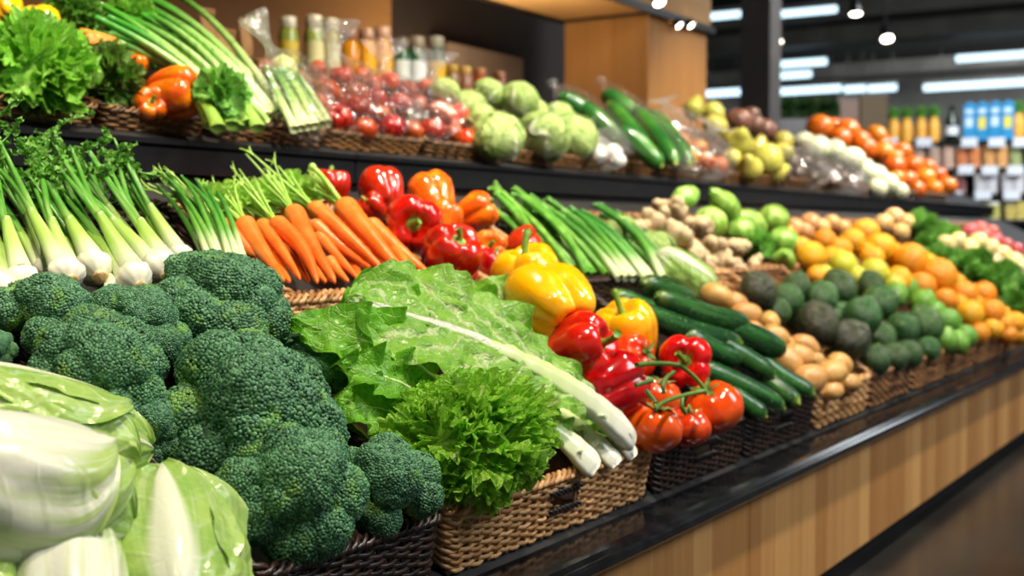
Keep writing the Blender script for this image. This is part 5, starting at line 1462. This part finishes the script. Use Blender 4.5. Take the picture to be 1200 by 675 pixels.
gb = thing('scallion_bunch', TC(330, 130, 0.02), 'big bunch of white-stemmed green onions on the upper shelf', 'green onions')
t = NT('spring_onion'); y = t.pu()[1]; f1 = t.noise(1.0, 3, t.scalevec(t.obj(), (120, 120, 10)))
col = t.mix(t.ss(y, 0.05, 0.45), lin('#d3dfa8'), lin('#a2c86c')); col = t.mix(t.ss(y, 0.45, 0.85), col, lin('#4f9a2c'))
col = t.mix(t.math('MULTIPLY', t.ss(f1, 0.5, 0.7), 0.6), col, lin('#3f7d2c'))
M_SPR = t.fin(t.vary(col, 0.35, 0.02), 0.28, 0.5)
for i in range(26):
    f = (i % 13) / 12; l2 = i // 13
    A_ = TC(276 + 58 * f + RNG.normal(0, 4), 138 - 6 * f + 4 * l2, 0.02 + 0.014 * (1 - l2)); B_ = TC(112 + 72 * f + RNG.normal(0, 10), 22 - 34 * f + 16 * l2 + RNG.normal(0, 5), 0.06 + 0.025 * (1 - l2))
    sub(gb, 'stalk', strand(A_, B_, 0.0095, M_SPR, 'stalk', 0.07, 0, 8, 16, 0.7, seed=90 + i), M_SPR)
ce = thing('celery_bunch', TC(300, 140, 0.02), 'celery with cut pale ends at the tray rim below the green onions', 'celery')
for i in range(9):
    f = i / 8
    A_ = TC(248 + 62 * f, 147 + 4 * math.sin(i * 2.1), 0.050 + 0.010 * (i % 2)); B_ = TC(222 + 58 * f, 100 + 8 * (i % 3), 0.075)
    P_ = bez([A_, (A_ + B_) / 2 + TC.n * 0.01, B_], 10)
    sub(ce, 'celery_stalk', G().tube(P_, np.linspace(0.016, 0.010, 10), 10, flat=0.7), M_SQU)

def bag(kind_label, loc, rad, neck=0.5, ax=(0, 0, 1), seed=0, group=None, mat=None, wr=0.16, flare=0.45, nu=44, nv=56):
    """thin crumpled bag: body ellipsoid, gathered neck, open flared end"""
    s = np.linspace(0, 1, nu)[:, None] * np.ones((1, nv)); th = np.ones((nu, 1)) * np.linspace(0, 2 * pi, nv, endpoint=False)[None]
    b = np.clip(s / 0.66, 0, 1)
    r = np.sin(pi * np.clip(b * 0.93 + 0.02, 0, 1)) ** 0.62
    nk = smooth(s, 0.58, 0.72)
    r = r * (1 - nk) + nk * (0.12 + flare * smooth(s, 0.72, 1.0))
    z = -1 + 2 * b ** 0.95 + neck * 2 * np.clip((s - 0.66) / 0.34, 0, 1)
    q = np.stack([np.cos(th) * 2.2, np.sin(th) * 2.2, z * 2.0 + seed], -1)
    cr = wr * (0.35 * fbm(q, seed, 3) + 0.6 * smooth(s, 0.3, 0.7) * (1 - 0.4 * smooth(s, 0.8, 1)) * np.sin(9 * th + 3 * vnoise(q, seed)) * r)
    r = np.maximum(r + cr * np.clip(r * 2, 0, 1), 0.015)
    P = np.stack([r * np.cos(th), r * np.sin(th), z], -1)
    g = G().grid(P, np.stack([th, s, s * 0], -1), cv=True)
    p = Proto('plastic_bag', 'plastic bag', [part('plastic_bag', g.mesh('plastic_bag', mat or M_BAG))])
    return inst(p, frame(loc, ax, RT, rad), kind_label, group)
GBG = 'clear plastic bags on the upper shelf'
# bag with spring onions and a dark beet
p = TC(346, 114, 0.075)
bag('clear plastic bag with a tied puffy neck, holding beets and stalks', p, (0.078, 0.06, 0.105), 0.42, unit(cm(-0.45, 0.9, 0.15)), 3, GBG, flare=0.30)
bt = [simple('beet', 'beet', skin('beet_skin', '#7a3a34', '#9c5a48', 6, 0.4, 0, 0.2), (1, 1, 1), lime_f, 0.05, 1.5, 2), simple('beet', 'beet', skin('turnip_skin', '#9aa860', '#c9c98a', 6, 0.4, 0, 0.2), (1, 1, 1), lime_f, 0.05, 1.5, 3)]
for k, px, py, rp, lb in [(0, 312, 84, 14, 'dark red beet inside the tied bag, left'), (1, 332, 82, 17, 'olive green turnip inside the tied bag'), (0, 352, 95, 12, 'dark red beet inside the tied bag, beside the tomatoes')]:
    put(bt[k], TC, px, py, rp, lb, 'beets in the tied bag', 2.4, 'up')
sb = thing('stalk_bundle', TC(350, 140, 0.03), 'pale root stalks at the bottom of the tied bag', 'stalks')
for i in range(6):
    A_ = TC(345 + 8 * i, 152 - 1.5 * i, 0.055); B_ = TC(312 + 6 * i, 78, 0.080 + 0.006 * (i % 2))
    sub(sb, 'stalk', strand(A_, B_, 0.010, M_SPR, 'stalk', 0.03, 0, 8, 12, 0.35, seed=190 + i), M_SPR)
tmd = [tomato_proto(M_TOMD, 11 + i, False, 0.9) for i in range(2)]
ti = [(372, 84, 13, 0, 2.2), (358, 99, 12, 1, 1.4), (382, 107, 18, 0, 1.6), (400, 90, 14, 1, 2.2), (424, 90, 12, 0, 2.2), (417, 109, 15, 1, 1.6), (421, 127, 17, 0, 1.2), (439, 117, 15, 1, 1.6), (396, 138, 18, 0, 1.0), (427, 152, 16, 1, .7), (459, 150, 17, 0, .8),
      (468, 124, 17, 1, 1.4), (484, 154, 14, 0, .7), (507, 152, 16, 1, .8), (489, 122, 13, 0, 1.5), (500, 104, 13, 1, 1.9), (456, 97, 13, 0, 2.2), (517, 132, 16, 1, 1.2), (531, 157, 13, 0, .6), (478, 106, 12, 1, 1.8), (374, 122, 15, 1, 1.2), (446, 134, 14, 1, 1.0), (408, 122, 13, 0, .8), (395, 115, 12, 1, .8), (440, 100, 12, 1, 1.6), (507, 120, 12, 0, 1.0)]
heap(tmd, TC, ti, 'glossy dark red tomato', 'in the bagged tomatoes', 'bagged tomatoes on the upper shelf', 0.8, jitter=2, row=0.055)
for px, py, rx_, rz_, ax, sd, lb in [(398, 116, .100, .095, cm(-0.05, 0.95, 0.1), 5, 'clear bag of red tomatoes leaning on the tied bag, leftmost tomato bag'), (448, 124, .10, .085, cm(0.05, 0.95, 0.1), 6, 'clear bag of red tomatoes in the middle of three'), (500, 132, .10, .085, cm(0.15, 0.9, 0.1), 7, 'clear bag of red tomatoes beside the orange tomatoes, rightmost of three')]:
    bag(lb, TC(px, py, 0.06), (rx_, rx_ * 0.8, rz_), 0.42, unit(ax), sd, GBG)
tmo = tomato_proto(M_TOM, 15, False, 0.9)
heap([tmo], TC, [(538, 134, 14, 0, 1.2), (545, 163, 13, 0, .6), (566, 165, 13, 0, .6), (552, 147, 12, 0, .8), (530, 146, 11, 0, .6)], 'orange-red tomato', 'next to the pale cabbages', 'loose tomatoes on the upper shelf', 0.8, row=0.05)
hc2 = [round_cabbage(13), round_cabbage(15), round_cabbage(17)]
cb = [(583, 160, 31, 0, .8), (637, 160, 31, 1, .8), (672, 160, 29, 2, .7), (550, 124, 20, 1, 1.4), (608, 118, 24, 2, 1.6), (572, 110, 19, 0, 1.6), (521, 108, 18, 1, 1.8), (622, 135, 22, 0, 1.0), (655, 140, 20, 1, 1.0), (562, 140, 20, 2, 1.0)]
w_ = ['pale cabbage at the front tray rim, leftmost of three', 'pale cabbage at the front tray rim, middle of three', 'pale cabbage at the front tray rim, beside the bagged garlic', 'small pale cabbage above the orange tomatoes', 'pale cabbage on top toward the pillar', 'pale cabbage on top toward the jars', 'pale cabbage showing behind the tomato bags', 'cabbage wedged behind the front three, left gap', 'cabbage wedged behind the front three, right gap', 'cabbage wedged behind the leftmost front one']
for (px, py, rp, k, li), lb in zip(cb, w_): put(hc2[k], TC, px, py, rp, lb, 'cabbages on the upper shelf', li, unit(RNG.normal(0, 0.5, 3) + [0, 0, 1]), RNG.normal(size=3))
gar = simple('garlic', 'garlic', skin('garlic_skin', '#e6e6e0', '#f4f4f0', 8, 0.4, 0, 0.1), (1, 1, 0.9), lime_f, 0.04, 1.5, 2)
heap([gar], TC, [(700, 180, 13), (717, 180, 13), (708, 168, 12), (724, 188, 10)], 'white garlic bulb', 'in the hazy bag', 'bagged garlic', 0.8, row=0.05)
bag('hazy plastic bag of white garlic at the tray rim between cabbage and cucumbers', TC(711, 176, 0.05), (.075, .06, .065), 0.3, unit(cm(-0.6, 0.6, 0.2)), 9, GBG, M_BAGW)
M_CU2 = skin('green_cucumber', '#1f5a22', '#4d8a2e', 5, 0.25, 0.2, 0.3)
cb2 = [((655, 112), (718, 155), 'leftmost bagged cucumber by the pillar'), ((678, 122), (728, 168), 'second bagged cucumber, lower left bag'), ((706, 108), (770, 160), 'bagged cucumber on top of the right bag'), ((712, 122), (762, 182), 'bagged cucumber in the middle, pointing at the garlic'), ((742, 128), (792, 192), 'bagged cucumber at the front of the right bag'), ((760, 132), (808, 192), 'rightmost bagged cucumber below the pillar, beside the apples'), ((725, 150), (775, 195), 'lowest bagged cucumber at the tray rim')]
for i, (a_, b_, lb) in enumerate(cb2):
    A_, B_ = TC(*a_, 0.09), TC(*b_, 0.055)
    cucumber(A_, B_, 12 / pxm(B_), lb, 60 + i, 0.02, 'bagged cucumbers', M_CU2)
for a_, b_, r_, sd, lb in [((640, 92), (738, 175), .062, 21, 'clear bag wrapped round cucumbers, left one against the pillar'), ((700, 92), (815, 205), .070, 22, 'clear bag wrapped round cucumbers, right one below the pillar')]:
    A_, B_ = TC(*a_, 0.085), TC(*b_, 0.06)
    L = np.linalg.norm(A_ - B_)
    bag(lb, (A_ + B_) / 2 + unit(B_ - A_) * 0.04, (r_, r_ * 0.8, L * 0.46), 0.06, unit(A_ - B_), sd, GBG, flare=0.22)
apr = simple('apple', 'apple', skin('red_gold_apple', '#c0392e', '#e0a24c', 2.5, 0.25, 0.3, 0.2, 0.03), (1, 1, 0.9), nav_f, 0.02, 1.5, 2)
heap([apr], TC, [(786, 158, 12, 0, 1.2), (800, 166, 12, 0, 1.2), (776, 146, 11, 0, 1.6), (808, 186, 13, 0, .8), (826, 190, 13, 0, .8), (842, 194, 12, 0, .7), (818, 174, 12, 0, 1.2), (794, 182, 11, 0, .5)], 'red and gold apple', 'in the bagged apples', 'bagged apples on the upper shelf', 0.8, row=0.06)
bag('clear bag of apples high up, right of the pillar', TC(786, 152, 0.08), (.10, .08, .085), 0.2, unit(cm(-0.2, 0.9, 0.1)), 25, GBG, M_BAGW)
bag('clear bag of apples at the tray rim, left of the pears', TC(822, 182, 0.06), (.13, .09, .09), 0.2, unit(cm(0.4, 0.9, 0.1)), 26, GBG, M_BAGW)
pea = simple('pear', 'pear', skin('pear_skin', '#b4ad48', '#cbc064', 4, 0.3, 0.2, 0.15, 0.03, c3='#a8b03c', ns3=12), (0.9, 0.9, 1.15), pear_f, 0.03, 1.5, 2, button=(M_STEMD, 1.05))
heap([pea], TC, [(813, 128, 14, 0, 2.0), (836, 132, 15, 0, 1.8), (838, 149, 17, 0, 1.4), (864, 168, 20, 0, 1.2), (900, 188, 21, 0, .9), (878, 198, 18, 0, .7), (918, 166, 14, 0, 1.3), (917, 180, 15, 0, 1.0), (888, 178, 16, 0, 1.0), (908, 202, 15, 0, .6), (858, 186, 13, 0, .6)], 'yellow-green pear', 'on the upper shelf', 'pears on the upper shelf', 0.8, row=0.08, jitter=3)
pom = simple('plum', 'plum', skin('brown_plum', '#5e4038', '#8a5c48', 5, 0.35, 0.2, 0.2, 0.02), (1, 1, 0.95), nav_f, 0.03, 1.5, 2)
heap([pom], TC, [(866, 143, 17, 0, 1.5), (884, 148, 14, 0, 1.4), (896, 153, 15, 0, 1.2), (880, 136, 12, 0, 1.8), (903, 165, 12, 0, .8)], 'brown-purple plum', 'behind the pears', 'plums on the upper shelf', 0.8, row=0.09)
fig = simple('fig', 'fig', skin('fig_skin', '#3a2a26', '#5e4634', 6, 0.3, 0.3, 0.3, 0.02), (0.95, 0.95, 1.05), pear_f, 0.03, 1.5, 2)
heap([fig], TC, [(930, 192, 9), (944, 190, 9), (958, 196, 9), (936, 204, 9), (952, 208, 9), (968, 206, 9), (980, 200, 9), (990, 208, 9), (1004, 210, 9), (975, 214, 8), (1000, 218, 8), (920, 205, 8)], 'dark fig', 'in the netted figs', 'figs on the upper shelf', 0.8, row=0.06)
bag('clear bag of dark figs at the tray rim, left one', TC(940, 197, 0.05), (.13, .1, .09), 0.12, unit(cm(0.3, 0.9, 0.1)), 31, GBG, M_BAGW)
bag('clear bag of dark figs at the tray rim, right one', TC(985, 207, 0.05), (.14, .1, .08), 0.12, unit(cm(0.3, 0.9, 0.1)), 32, GBG, M_BAGW)
psq = simple('melon', 'melon', skin('pale_melon', '#cfd8b0', '#e8ecd0', 5, 0.4, 0.1, 0.12, 0.02), (1, 1, 0.9), lambda d, ph, th: 1 + 0.04 * np.cos(9 * th), 0.03, 1.5, 2, button=(M_STEM, 0.98))
heap([psq], TC, [(957, 174, 17, 0, 1.2), (978, 178, 15, 0, 1.2), (998, 187, 16, 0, 1.0), (942, 166, 12, 0, 1.5), (1012, 198, 13, 0, .8), (1026, 206, 14, 0, .8), (1040, 216, 14, 0, .6), (1028, 221, 12, 0, .4), (1054, 224, 11, 0, .4)], 'pale ribbed melon', 'below the far oranges', 'melons on the upper shelf', 0.8, row=0.12)
oru = simple('orange', 'orange', M_ORR, (1, 1, 0.92), nav_f, 0.02, 1.5, 2, button=(M_STEMD, 0.93))
heap([oru], TC, [(960, 149, 16, 0, 1.2), (992, 154, 16, 0, 1.2), (984, 162, 14, 0, 1.0), (1006, 166, 15, 0, 1.0), (1026, 159, 14, 0, 1.3), (1013, 175, 15, 0, .8), (1035, 179, 14, 0, .8), (1056, 178, 13, 0, 1.1), (1033, 170, 13, 0, .9), (1048, 196, 14, 0, .7), (1063, 212, 13, 0, .6), (1084, 209, 13, 0, .7), (1110, 218, 12, 0, .6),
                 (1098, 206, 12, 0, .9), (1070, 195, 13, 0, 1.0), (1086, 196, 11, 0, 1.1), (1050, 210, 11, 0, .4), (1074, 222, 11, 0, .4), (1094, 221, 11, 0, .4), (975, 150, 13, 0, 1.0), (1048, 186, 12, 0, .6)], 'deep orange citrus fruit', 'at the far shelf end', 'oranges at the far end of the upper shelf', 0.8, row=0.14)

# ------------------------------------------------------------------ jars on the back ledge
def jar(px, top, w, col, lid, label, band=None, y=2.66):
    b = at(px, 100, y=y); x = b[0]
    z0 = 1.22; k = pxm((x, y, 1.35)); z1 = at(px, top, y=y)[2]; r = w / k / 2; h = z1 - z0
    m = skin('jar_' + col.strip('#'), col, None, rough=0.12, coat=0.5, dv=0)
    zz = np.array([0, 0.0, 0.02, 0.70, 0.80, 0.82]) * h
    g = G().tube(np.c_[np.zeros(6), np.zeros(6), zz + [0, 1e-4, 0, 0, 0, 0]], np.array([0.6, 0.95, 1, 1, 0.8, 0.72]) * r, 20)
    l = G().tube(np.c_[np.zeros(4), np.zeros(4), np.array([0.82, 0.83, 0.985, 1.0]) * h], np.array([0.80, 0.84, 0.84, 0.7]) * r, 20)
    ps = [part('glass_body', g.mesh('jar_body', m)), part('lid', l.mesh('jar_lid', skin('lid_' + lid.strip('#'), lid, None, rough=0.25, dv=0)))]
    if band:
        bd = G().tube(np.c_[np.zeros(2), np.zeros(2), np.array([0.25, 0.6]) * h], 1.015 * r, 20, cap=False)
        ps.append(part('paper_label', bd.mesh('jar_band', skin('band_' + band.strip('#'), band, None, rough=0.5, dv=0)), 'wrap-around label'))
    inst(Proto('jar', 'jar', ps), frame((x, y, z0)), label, 'jars on the back ledge')
jar(338, 20, 24, '#8a9a3c', '#c9c4a8', 'olive green jar, leftmost on the back ledge', '#d0b83a')
jar(368, 18, 24, '#9aa84c', '#d8d0b0', 'pale green jar, second from the left on the ledge', '#e0d79a')
jar(388, 22, 22, '#b4aa50', '#d8d0b0', 'yellowish jar, third from the left on the ledge', '#e8e0b0')
jar(410, 36, 24, '#d98a12', '#8a5a3c', 'amber jar, leftmost of the three orange ones')
jar(430, 34, 22, '#eda414', '#b08a6c', 'amber jar, middle of the three orange ones', '#f0b020')
jar(449, 32, 23, '#f0a010', '#caa080', 'brightest orange-yellow jar on the ledge', '#f7b41c')
jar(470, 44, 22, '#2f5a34', '#6a5a4c', 'dark green jar right of the orange ones', '#dfe6dc')
jar(489, 43, 22, '#2c6a3e', '#9a8a70', 'green jar with a white label', '#f0f4f0')
jar(511, 43, 23, '#24552f', '#a8a088', 'green jar with a yellow label, beside the dark recess', '#e8b81c')
jar(530, 76, 18, '#8a6a3a', '#c9a040', 'small brown jar with gold lid, left of two')
jar(545, 78, 18, '#9a6a4a', '#d0a850', 'small brown jar with gold lid, right of two')
jar(562, 80, 18, '#b0522c', '#b87a4c', 'short rusty red jar left of the grey-brown panel')
jar(585, 84, 18, '#7a4a34', '#9a6a48', 'short dark brown jar nearest the grey-brown panel')
M_PAP = skin('brown_paper', '#a67a4a', '#b88c58', 6, 0.7, 0, 0.1)
def packet(px, top, w, label, y=2.72):
    x = at(px, 60, y=y)[0]; z1 = at(px, top, y=y)[2]; k = pxm((x, y, 1.4)); w = w / k
    h = z1 - 1.22
    s = np.linspace(0, 1, 16)[:, None] * np.ones((1, 32)); th = np.ones((16, 1)) * np.linspace(0, 2 * pi, 32, endpoint=False)[None]
    dp = 0.30 * (1 - smooth(s, 0.45, 0.92)) + 0.015
    c, sn = np.cos(th), np.sin(th)
    P = np.stack([w / 2 * np.sign(c) * np.abs(c) ** 0.35, w * dp * np.sign(sn) * np.abs(sn) ** 0.5 + 0.004 * vnoise(np.stack([c * 3, sn * 3, s * 8], -1)), s * h], -1)
    g = G().grid(P, cv=True)
    f = B(-w / 2, w / 2, -0.006, 0.006, h * 0.93, h)
    inst(Proto('paper_packet', 'packet', [part('pouch', g.mesh('packet_pouch', M_PAP)), part('folded_top', f.mesh('packet_top', M_PAP, False))]), frame((x, y, 1.22)), label, 'paper packets on the back ledge')
packet(243, 10, 22, 'tan paper packet on the ledge, leftmost of three')
packet(264, 34, 30, 'wide low tan paper packet behind the green onions')
packet(287, 22, 18, 'narrow tan paper packet beside the tied bag')

# ------------------------------------------------------------------ the shelving at the end of the hall
GX = 11.3
gs = thing('shelving_unit', (GX + 0.3, 2.5, 0), 'black shelving unit stocked with fruit and cartons across the far aisle', 'shelving')
M_SHELF = skin('shelf_black', '#1d1c1c', '#262423', 5, 0.4, 0, 0)
yA, yB = 0.2, 4.6
zs = [at(1100, q, x=GX)[2] for q in (258, 228, 198, 166)]
sub(gs, 'back_panel', B(GX + 0.5, GX + 0.53, yA, yB, 0, zs[3] + 0.05), M_SHELF, smooth=False)
for z in zs:
    sub(gs, 'shelf', B(GX, GX + 0.5, yA, yB, z - 0.03, z, 0.004), M_SHELF, smooth=False)
for y in (yA, 1.7, 3.1, yB):
    sub(gs, 'upright', B(GX + 0.46, GX + 0.5, y - 0.02, y + 0.02, 0, zs[3] + 0.02), M_SHELF, smooth=False)
M_TAGW = skin('price_card', '#dfe6ee', None, rough=0.4, dv=0)
tg = [(1043, 166), (1083, 166), (1136, 166), (1168, 166), (1197, 166), (1132, 198), (1160, 199), (1190, 199), (1152, 228), (1186, 228), (1118, 228)]
for i, (px, py) in enumerate(tg):
    p = at(px, py + 1, x=GX - 0.01)
    o = obj('price_card', B(-0.004, 0.004, -0.065, 0.065, -0.035, 0.04).mesh('price_card', M_TAGW, False))
    o.location = p
    rw_ = {166: 'top', 198: 'second', 199: 'second', 228: 'third'}[py]
    same = sorted([q[0] for q in tg if {166: 'top', 198: 'second', 199: 'second', 228: 'third'}[q[1]] == rw_])
    tag(o, f'white price card on the {rw_} shelf edge across the aisle, {ORD[same.index(px)]} from left', 'price card', 'price cards on the far shelves')
def on(px, k, dx=0.12):
    p = at(px, 166 - 0, x=GX + dx); return np.array([GX + dx, p[1], zs[k]])
# pineapples
M_PIN = skin('pineapple_skin', '#d8952c', '#efb848', 40, 0.5, 0, 0.15, bump=0.6, bs=60, bd=0.01)
M_CRN = skin('pineapple_crown', '#3f7a24', '#629a36', 10, 0.45, 0, 0.2)
def pineapple(px, w, label, hh=0.19):
    loc = on(px, 3); k = pxm(loc); r = w / k / 2
    g = G(); ball(g, (r, r, hh / 2), 18, 24, lambda d, ph, th: np.sin(np.clip(ph, 0.45, pi - 0.45)) ** -0.4 * (1 + 0.03 * np.sin(8 * th + 6 * ph) * np.sin(8 * th - 6 * ph)), off=(0, 0, hh / 2))
    c = G(); rng = np.random.default_rng(int(px))
    for i in range(22):
        th = i * 2.4; e = 0.02 + 0.05 * (i / 22); l = 0.16 * (1 - 0.4 * i / 22)
        p3 = np.array([math.cos(th) * e * 1.2, math.sin(th) * e * 1.2, hh * 0.95 + l])
        c.tube(bez([(0, 0, hh * 0.94), p3 * [0.3, 0.3, 1] - [0, 0, l * 0.4], p3], 6), np.array([0.014, 0.016, 0.015, 0.011, 0.007, 0.002]), 6, flat=0.4)
    inst(Proto('pineapple', 'pineapple', [part('fruit', g.mesh('pineapple_fruit', M_PIN)), part('crown', c.mesh('pineapple_crown', M_CRN), 'spiky green crown')]), frame(loc), label, 'pineapples on the far shelf')
for px, w, lb in [(1047, 15, 'pineapple on the far top shelf, leftmost of four'), (1062, 15, 'pineapple on the far top shelf, second of four'), (1079, 14, 'pineapple on the far top shelf, third of four'), (1094, 14, 'pineapple on the far top shelf, closest to the blue cartons')]:
    pineapple(px, w, lb)
pineapple(1193, 15, 'pineapple on the far top shelf at the right picture edge')
# blue cartons
M_BLUC = skin('blue_carton', '#2f8fc4', '#3fa4d4', 6, 0.4, 0, 0.12); M_LOGO = skin('carton_patch', '#e8d84a', None, rough=0.4, dv=0); M_LOG2 = skin('carton_patch_white', '#cfe4f2', None, rough=0.4, dv=0)
for i, px in enumerate((1137, 1152, 1167, 1182)):
    loc = on(px, 3); w = 14 / pxm(loc) * 0.96
    g = B(-0.05, 0.05, -w / 2, w / 2, 0, 0.30, 0.003)
    roof = extr([(-w / 2, 0.30), (0, 0.335), (w / 2, 0.30)], -0.05, 0.05)
    a_ = B(-0.0515, -0.05, -w * 0.3, w * 0.3, 0.12 - 0.02 * (i % 2), 0.20); b_ = B(-0.0515, -0.05, -w * 0.32, w * 0.32, 0.23, 0.27)
    inst(Proto('drink_carton', 'carton', [part('carton_body', g.mesh('carton_body', M_BLUC, False)), part('gable_top', roof.mesh('carton_top', M_BLUC, False)), part('printed_patch', a_.mesh('carton_patch', M_LOGO if i % 2 else M_LOG2, False)), part('printed_patch', b_.mesh('carton_patch_upper', M_LOG2, False))]),
         frame(loc), f'blue drink carton on the far top shelf, {ORD[i]} from the left', 'blue cartons')
# dark bottle between the pineapples and the cartons
loc = on(1115, 3)
g = G().tube([(0, 0, 0), (0, 0, 0.001), (0, 0, 0.19), (0, 0, 0.24), (0, 0, 0.31)], [0.04, 0.055, 0.055, 0.025, 0.02], 16)
inst(Proto('bottle', 'bottle', [part('bottle_body', g.mesh('bottle_body', skin('dark_glass', '#16281c', None, rough=0.1, dv=0))), part('paper_label', G().tube([(0, 0, 0.06), (0, 0, 0.13)], 0.0565, 16, cap=False).mesh('bottle_label', M_TAGW), 'pale label')]), frame(loc), 'dark bottle left of the blue cartons', 'bottle')
# punnets and tubs on the lower shelves
def tub(px, k, w, h, col, label, lidc='#e8e4da'):
    loc = on(px, k, 0.10); ww = w / pxm(loc)
    m = skin('tub_' + col.strip('#'), col, None, rough=0.3, dv=0.1, c3='#f0e0d0', ns3=40)
    n = 14; th = np.linspace(0, 2 * pi, 24, endpoint=False)
    sx = np.sign(np.cos(th)) * np.abs(np.cos(th)) ** 0.5; sy = np.sign(np.sin(th)) * np.abs(np.sin(th)) ** 0.5
    P = np.stack([np.stack([0.07 * sx * f, ww / 2 * sy * f, np.full(24, z)], -1) for f, z in ((0.02, 0), (0.85, 0.0), (0.88, 0.01), (0.97, h * 0.85), (0.97, h * 0.86), (0.02, h * 0.86))])
    l = np.stack([np.stack([0.072 * sx * f, ww / 2 * 1.02 * sy * f, np.full(24, z)], -1) for f, z in ((1, h * 0.86), (1, h * 0.95), (0.95, h), (0.02, h))])
    inst(Proto('food_tub', 'tub', [part('tub_body', G().grid(P, cv=True).mesh('tub_body', m)), part('lid', G().grid(l, cv=True).mesh('tub_lid', skin('tublid_' + lidc.strip('#') + col.strip('#'), lidc, None, rough=0.3, dv=0)))]), frame(loc), label, 'tubs on the far shelves')
rows = [(2, 0.20, [(1078, '#b89a86'), (1096, '#b89a86'), (1112, '#c0a08c'), (1128, '#c87848'), (1143, '#cc7c48'), (1160, '#d8a060'), (1175, '#d8a060'), (1191, '#9aa870')]),
        (1, 0.17, [(1126, '#7a4648'), (1150, '#c8c8cc'), (1163, '#c8c8cc'), (1182, '#d0d0d4'), (1195, '#d0d0d4')]),
        (0, 0.15, [(1120, '#8fa0b0'), (1138, '#b8c07a'), (1152, '#c4c470'), (1167, '#b8b860'), (1186, '#c9b860'), (1198, '#c9b860')])]
for k, h, it in rows:
    for i, (px, c) in enumerate(it):
        nmr = {2: 'second', 1: 'third', 0: 'fourth'}[k]
        tub(px, k, 14, h, c, f'packed food tub on the {nmr} far shelf, {ORD[i]} from left', ['#e8e4da', '#d4ccc0', c][i % 3])
# hedge-like plants and a brown board behind the far oranges
hd = curly_proto('potted_plant', 'plant', skin('dark_foliage', '#26401c', '#3a5a28', 10, 0.5, 0, 0.2), 41, 36, (1, 0.8, 0.6), 0.6, 4, 0.2, 20, -0.3, 5)
for i, px in enumerate((915, 940, 965)):
    inst(hd, frame(at(px, 130, d=12.5), (0, 0, 1), (1, 0, 0), 0.18), ['dark bushy plant behind the far oranges, nearest the steel column', 'dark bushy plant behind the far oranges, middle one', 'dark bushy plant behind the far oranges, nearest the brown board'][i], 'plants behind the far oranges')
pl = thing('planter', at(940, 150, d=12.5) * [1, 1, 0], 'long dark planter standing behind the far oranges', 'planter')
a_, b_ = at(903, 140, d=12.5), at(980, 140, d=12.5)
c_ = (a_ + b_) / 2
Mx = np.eye(4); Mx[:3, 0] = unit((b_ - a_) * [1, 1, 0]); Mx[:3, 2] = [0, 0, 1]; Mx[:3, 1] = np.cross(Mx[:3, 2], Mx[:3, 0]); Mx[:3, 3] = c_ * [1, 1, 0]
L_ = np.linalg.norm(b_ - a_)
sub(pl, 'planter_box', G().box((0, 0, c_[2] / 2), (L_, 0.3, c_[2]), bev=0.01, M=Mx), M_STEEL, smooth=False)
sub(pl, 'soil', G().box((0, 0, c_[2] + 0.002), (L_ * 0.95, 0.26, 0.01), M=Mx), M_DECK, smooth=False)
for i, (pa, pb, pt) in enumerate([(980, 1006, 116), (1006, 1040, 112)]):
    a_, b_ = at(pa, 150, d=13.0), at(pb, 150, d=13.0); c_ = (a_ + b_) / 2; L_ = np.linalg.norm(b_ - a_); zt = at((pa + pb) / 2, pt, d=13.0)[2]
    Mx[:3, 0] = unit((b_ - a_) * [1, 1, 0]); Mx[:3, 1] = np.cross(Mx[:3, 2], Mx[:3, 0]); Mx[:3, 3] = c_ * [1, 1, 0]
    r = thing('display_board', c_ * [1, 1, 0], ['narrow tan board behind the far oranges', 'wide olive-brown board left of the pineapples'][i], 'board', 'boards at the hall end')
    sub(r, 'board_panel', G().box((0, 0, zt / 2), (L_ * 0.97, 0.06, zt), bev=0.01, M=Mx), skin('board_%d' % i, ['#8a7060', '#5e4a26'][i], None, rough=0.6, dv=0), smooth=False)
    sub(r, 'board_cap', G().box((0, 0, zt + 0.01), (L_, 0.08, 0.03), bev=0.005, M=Mx), M_STEEL, smooth=False)
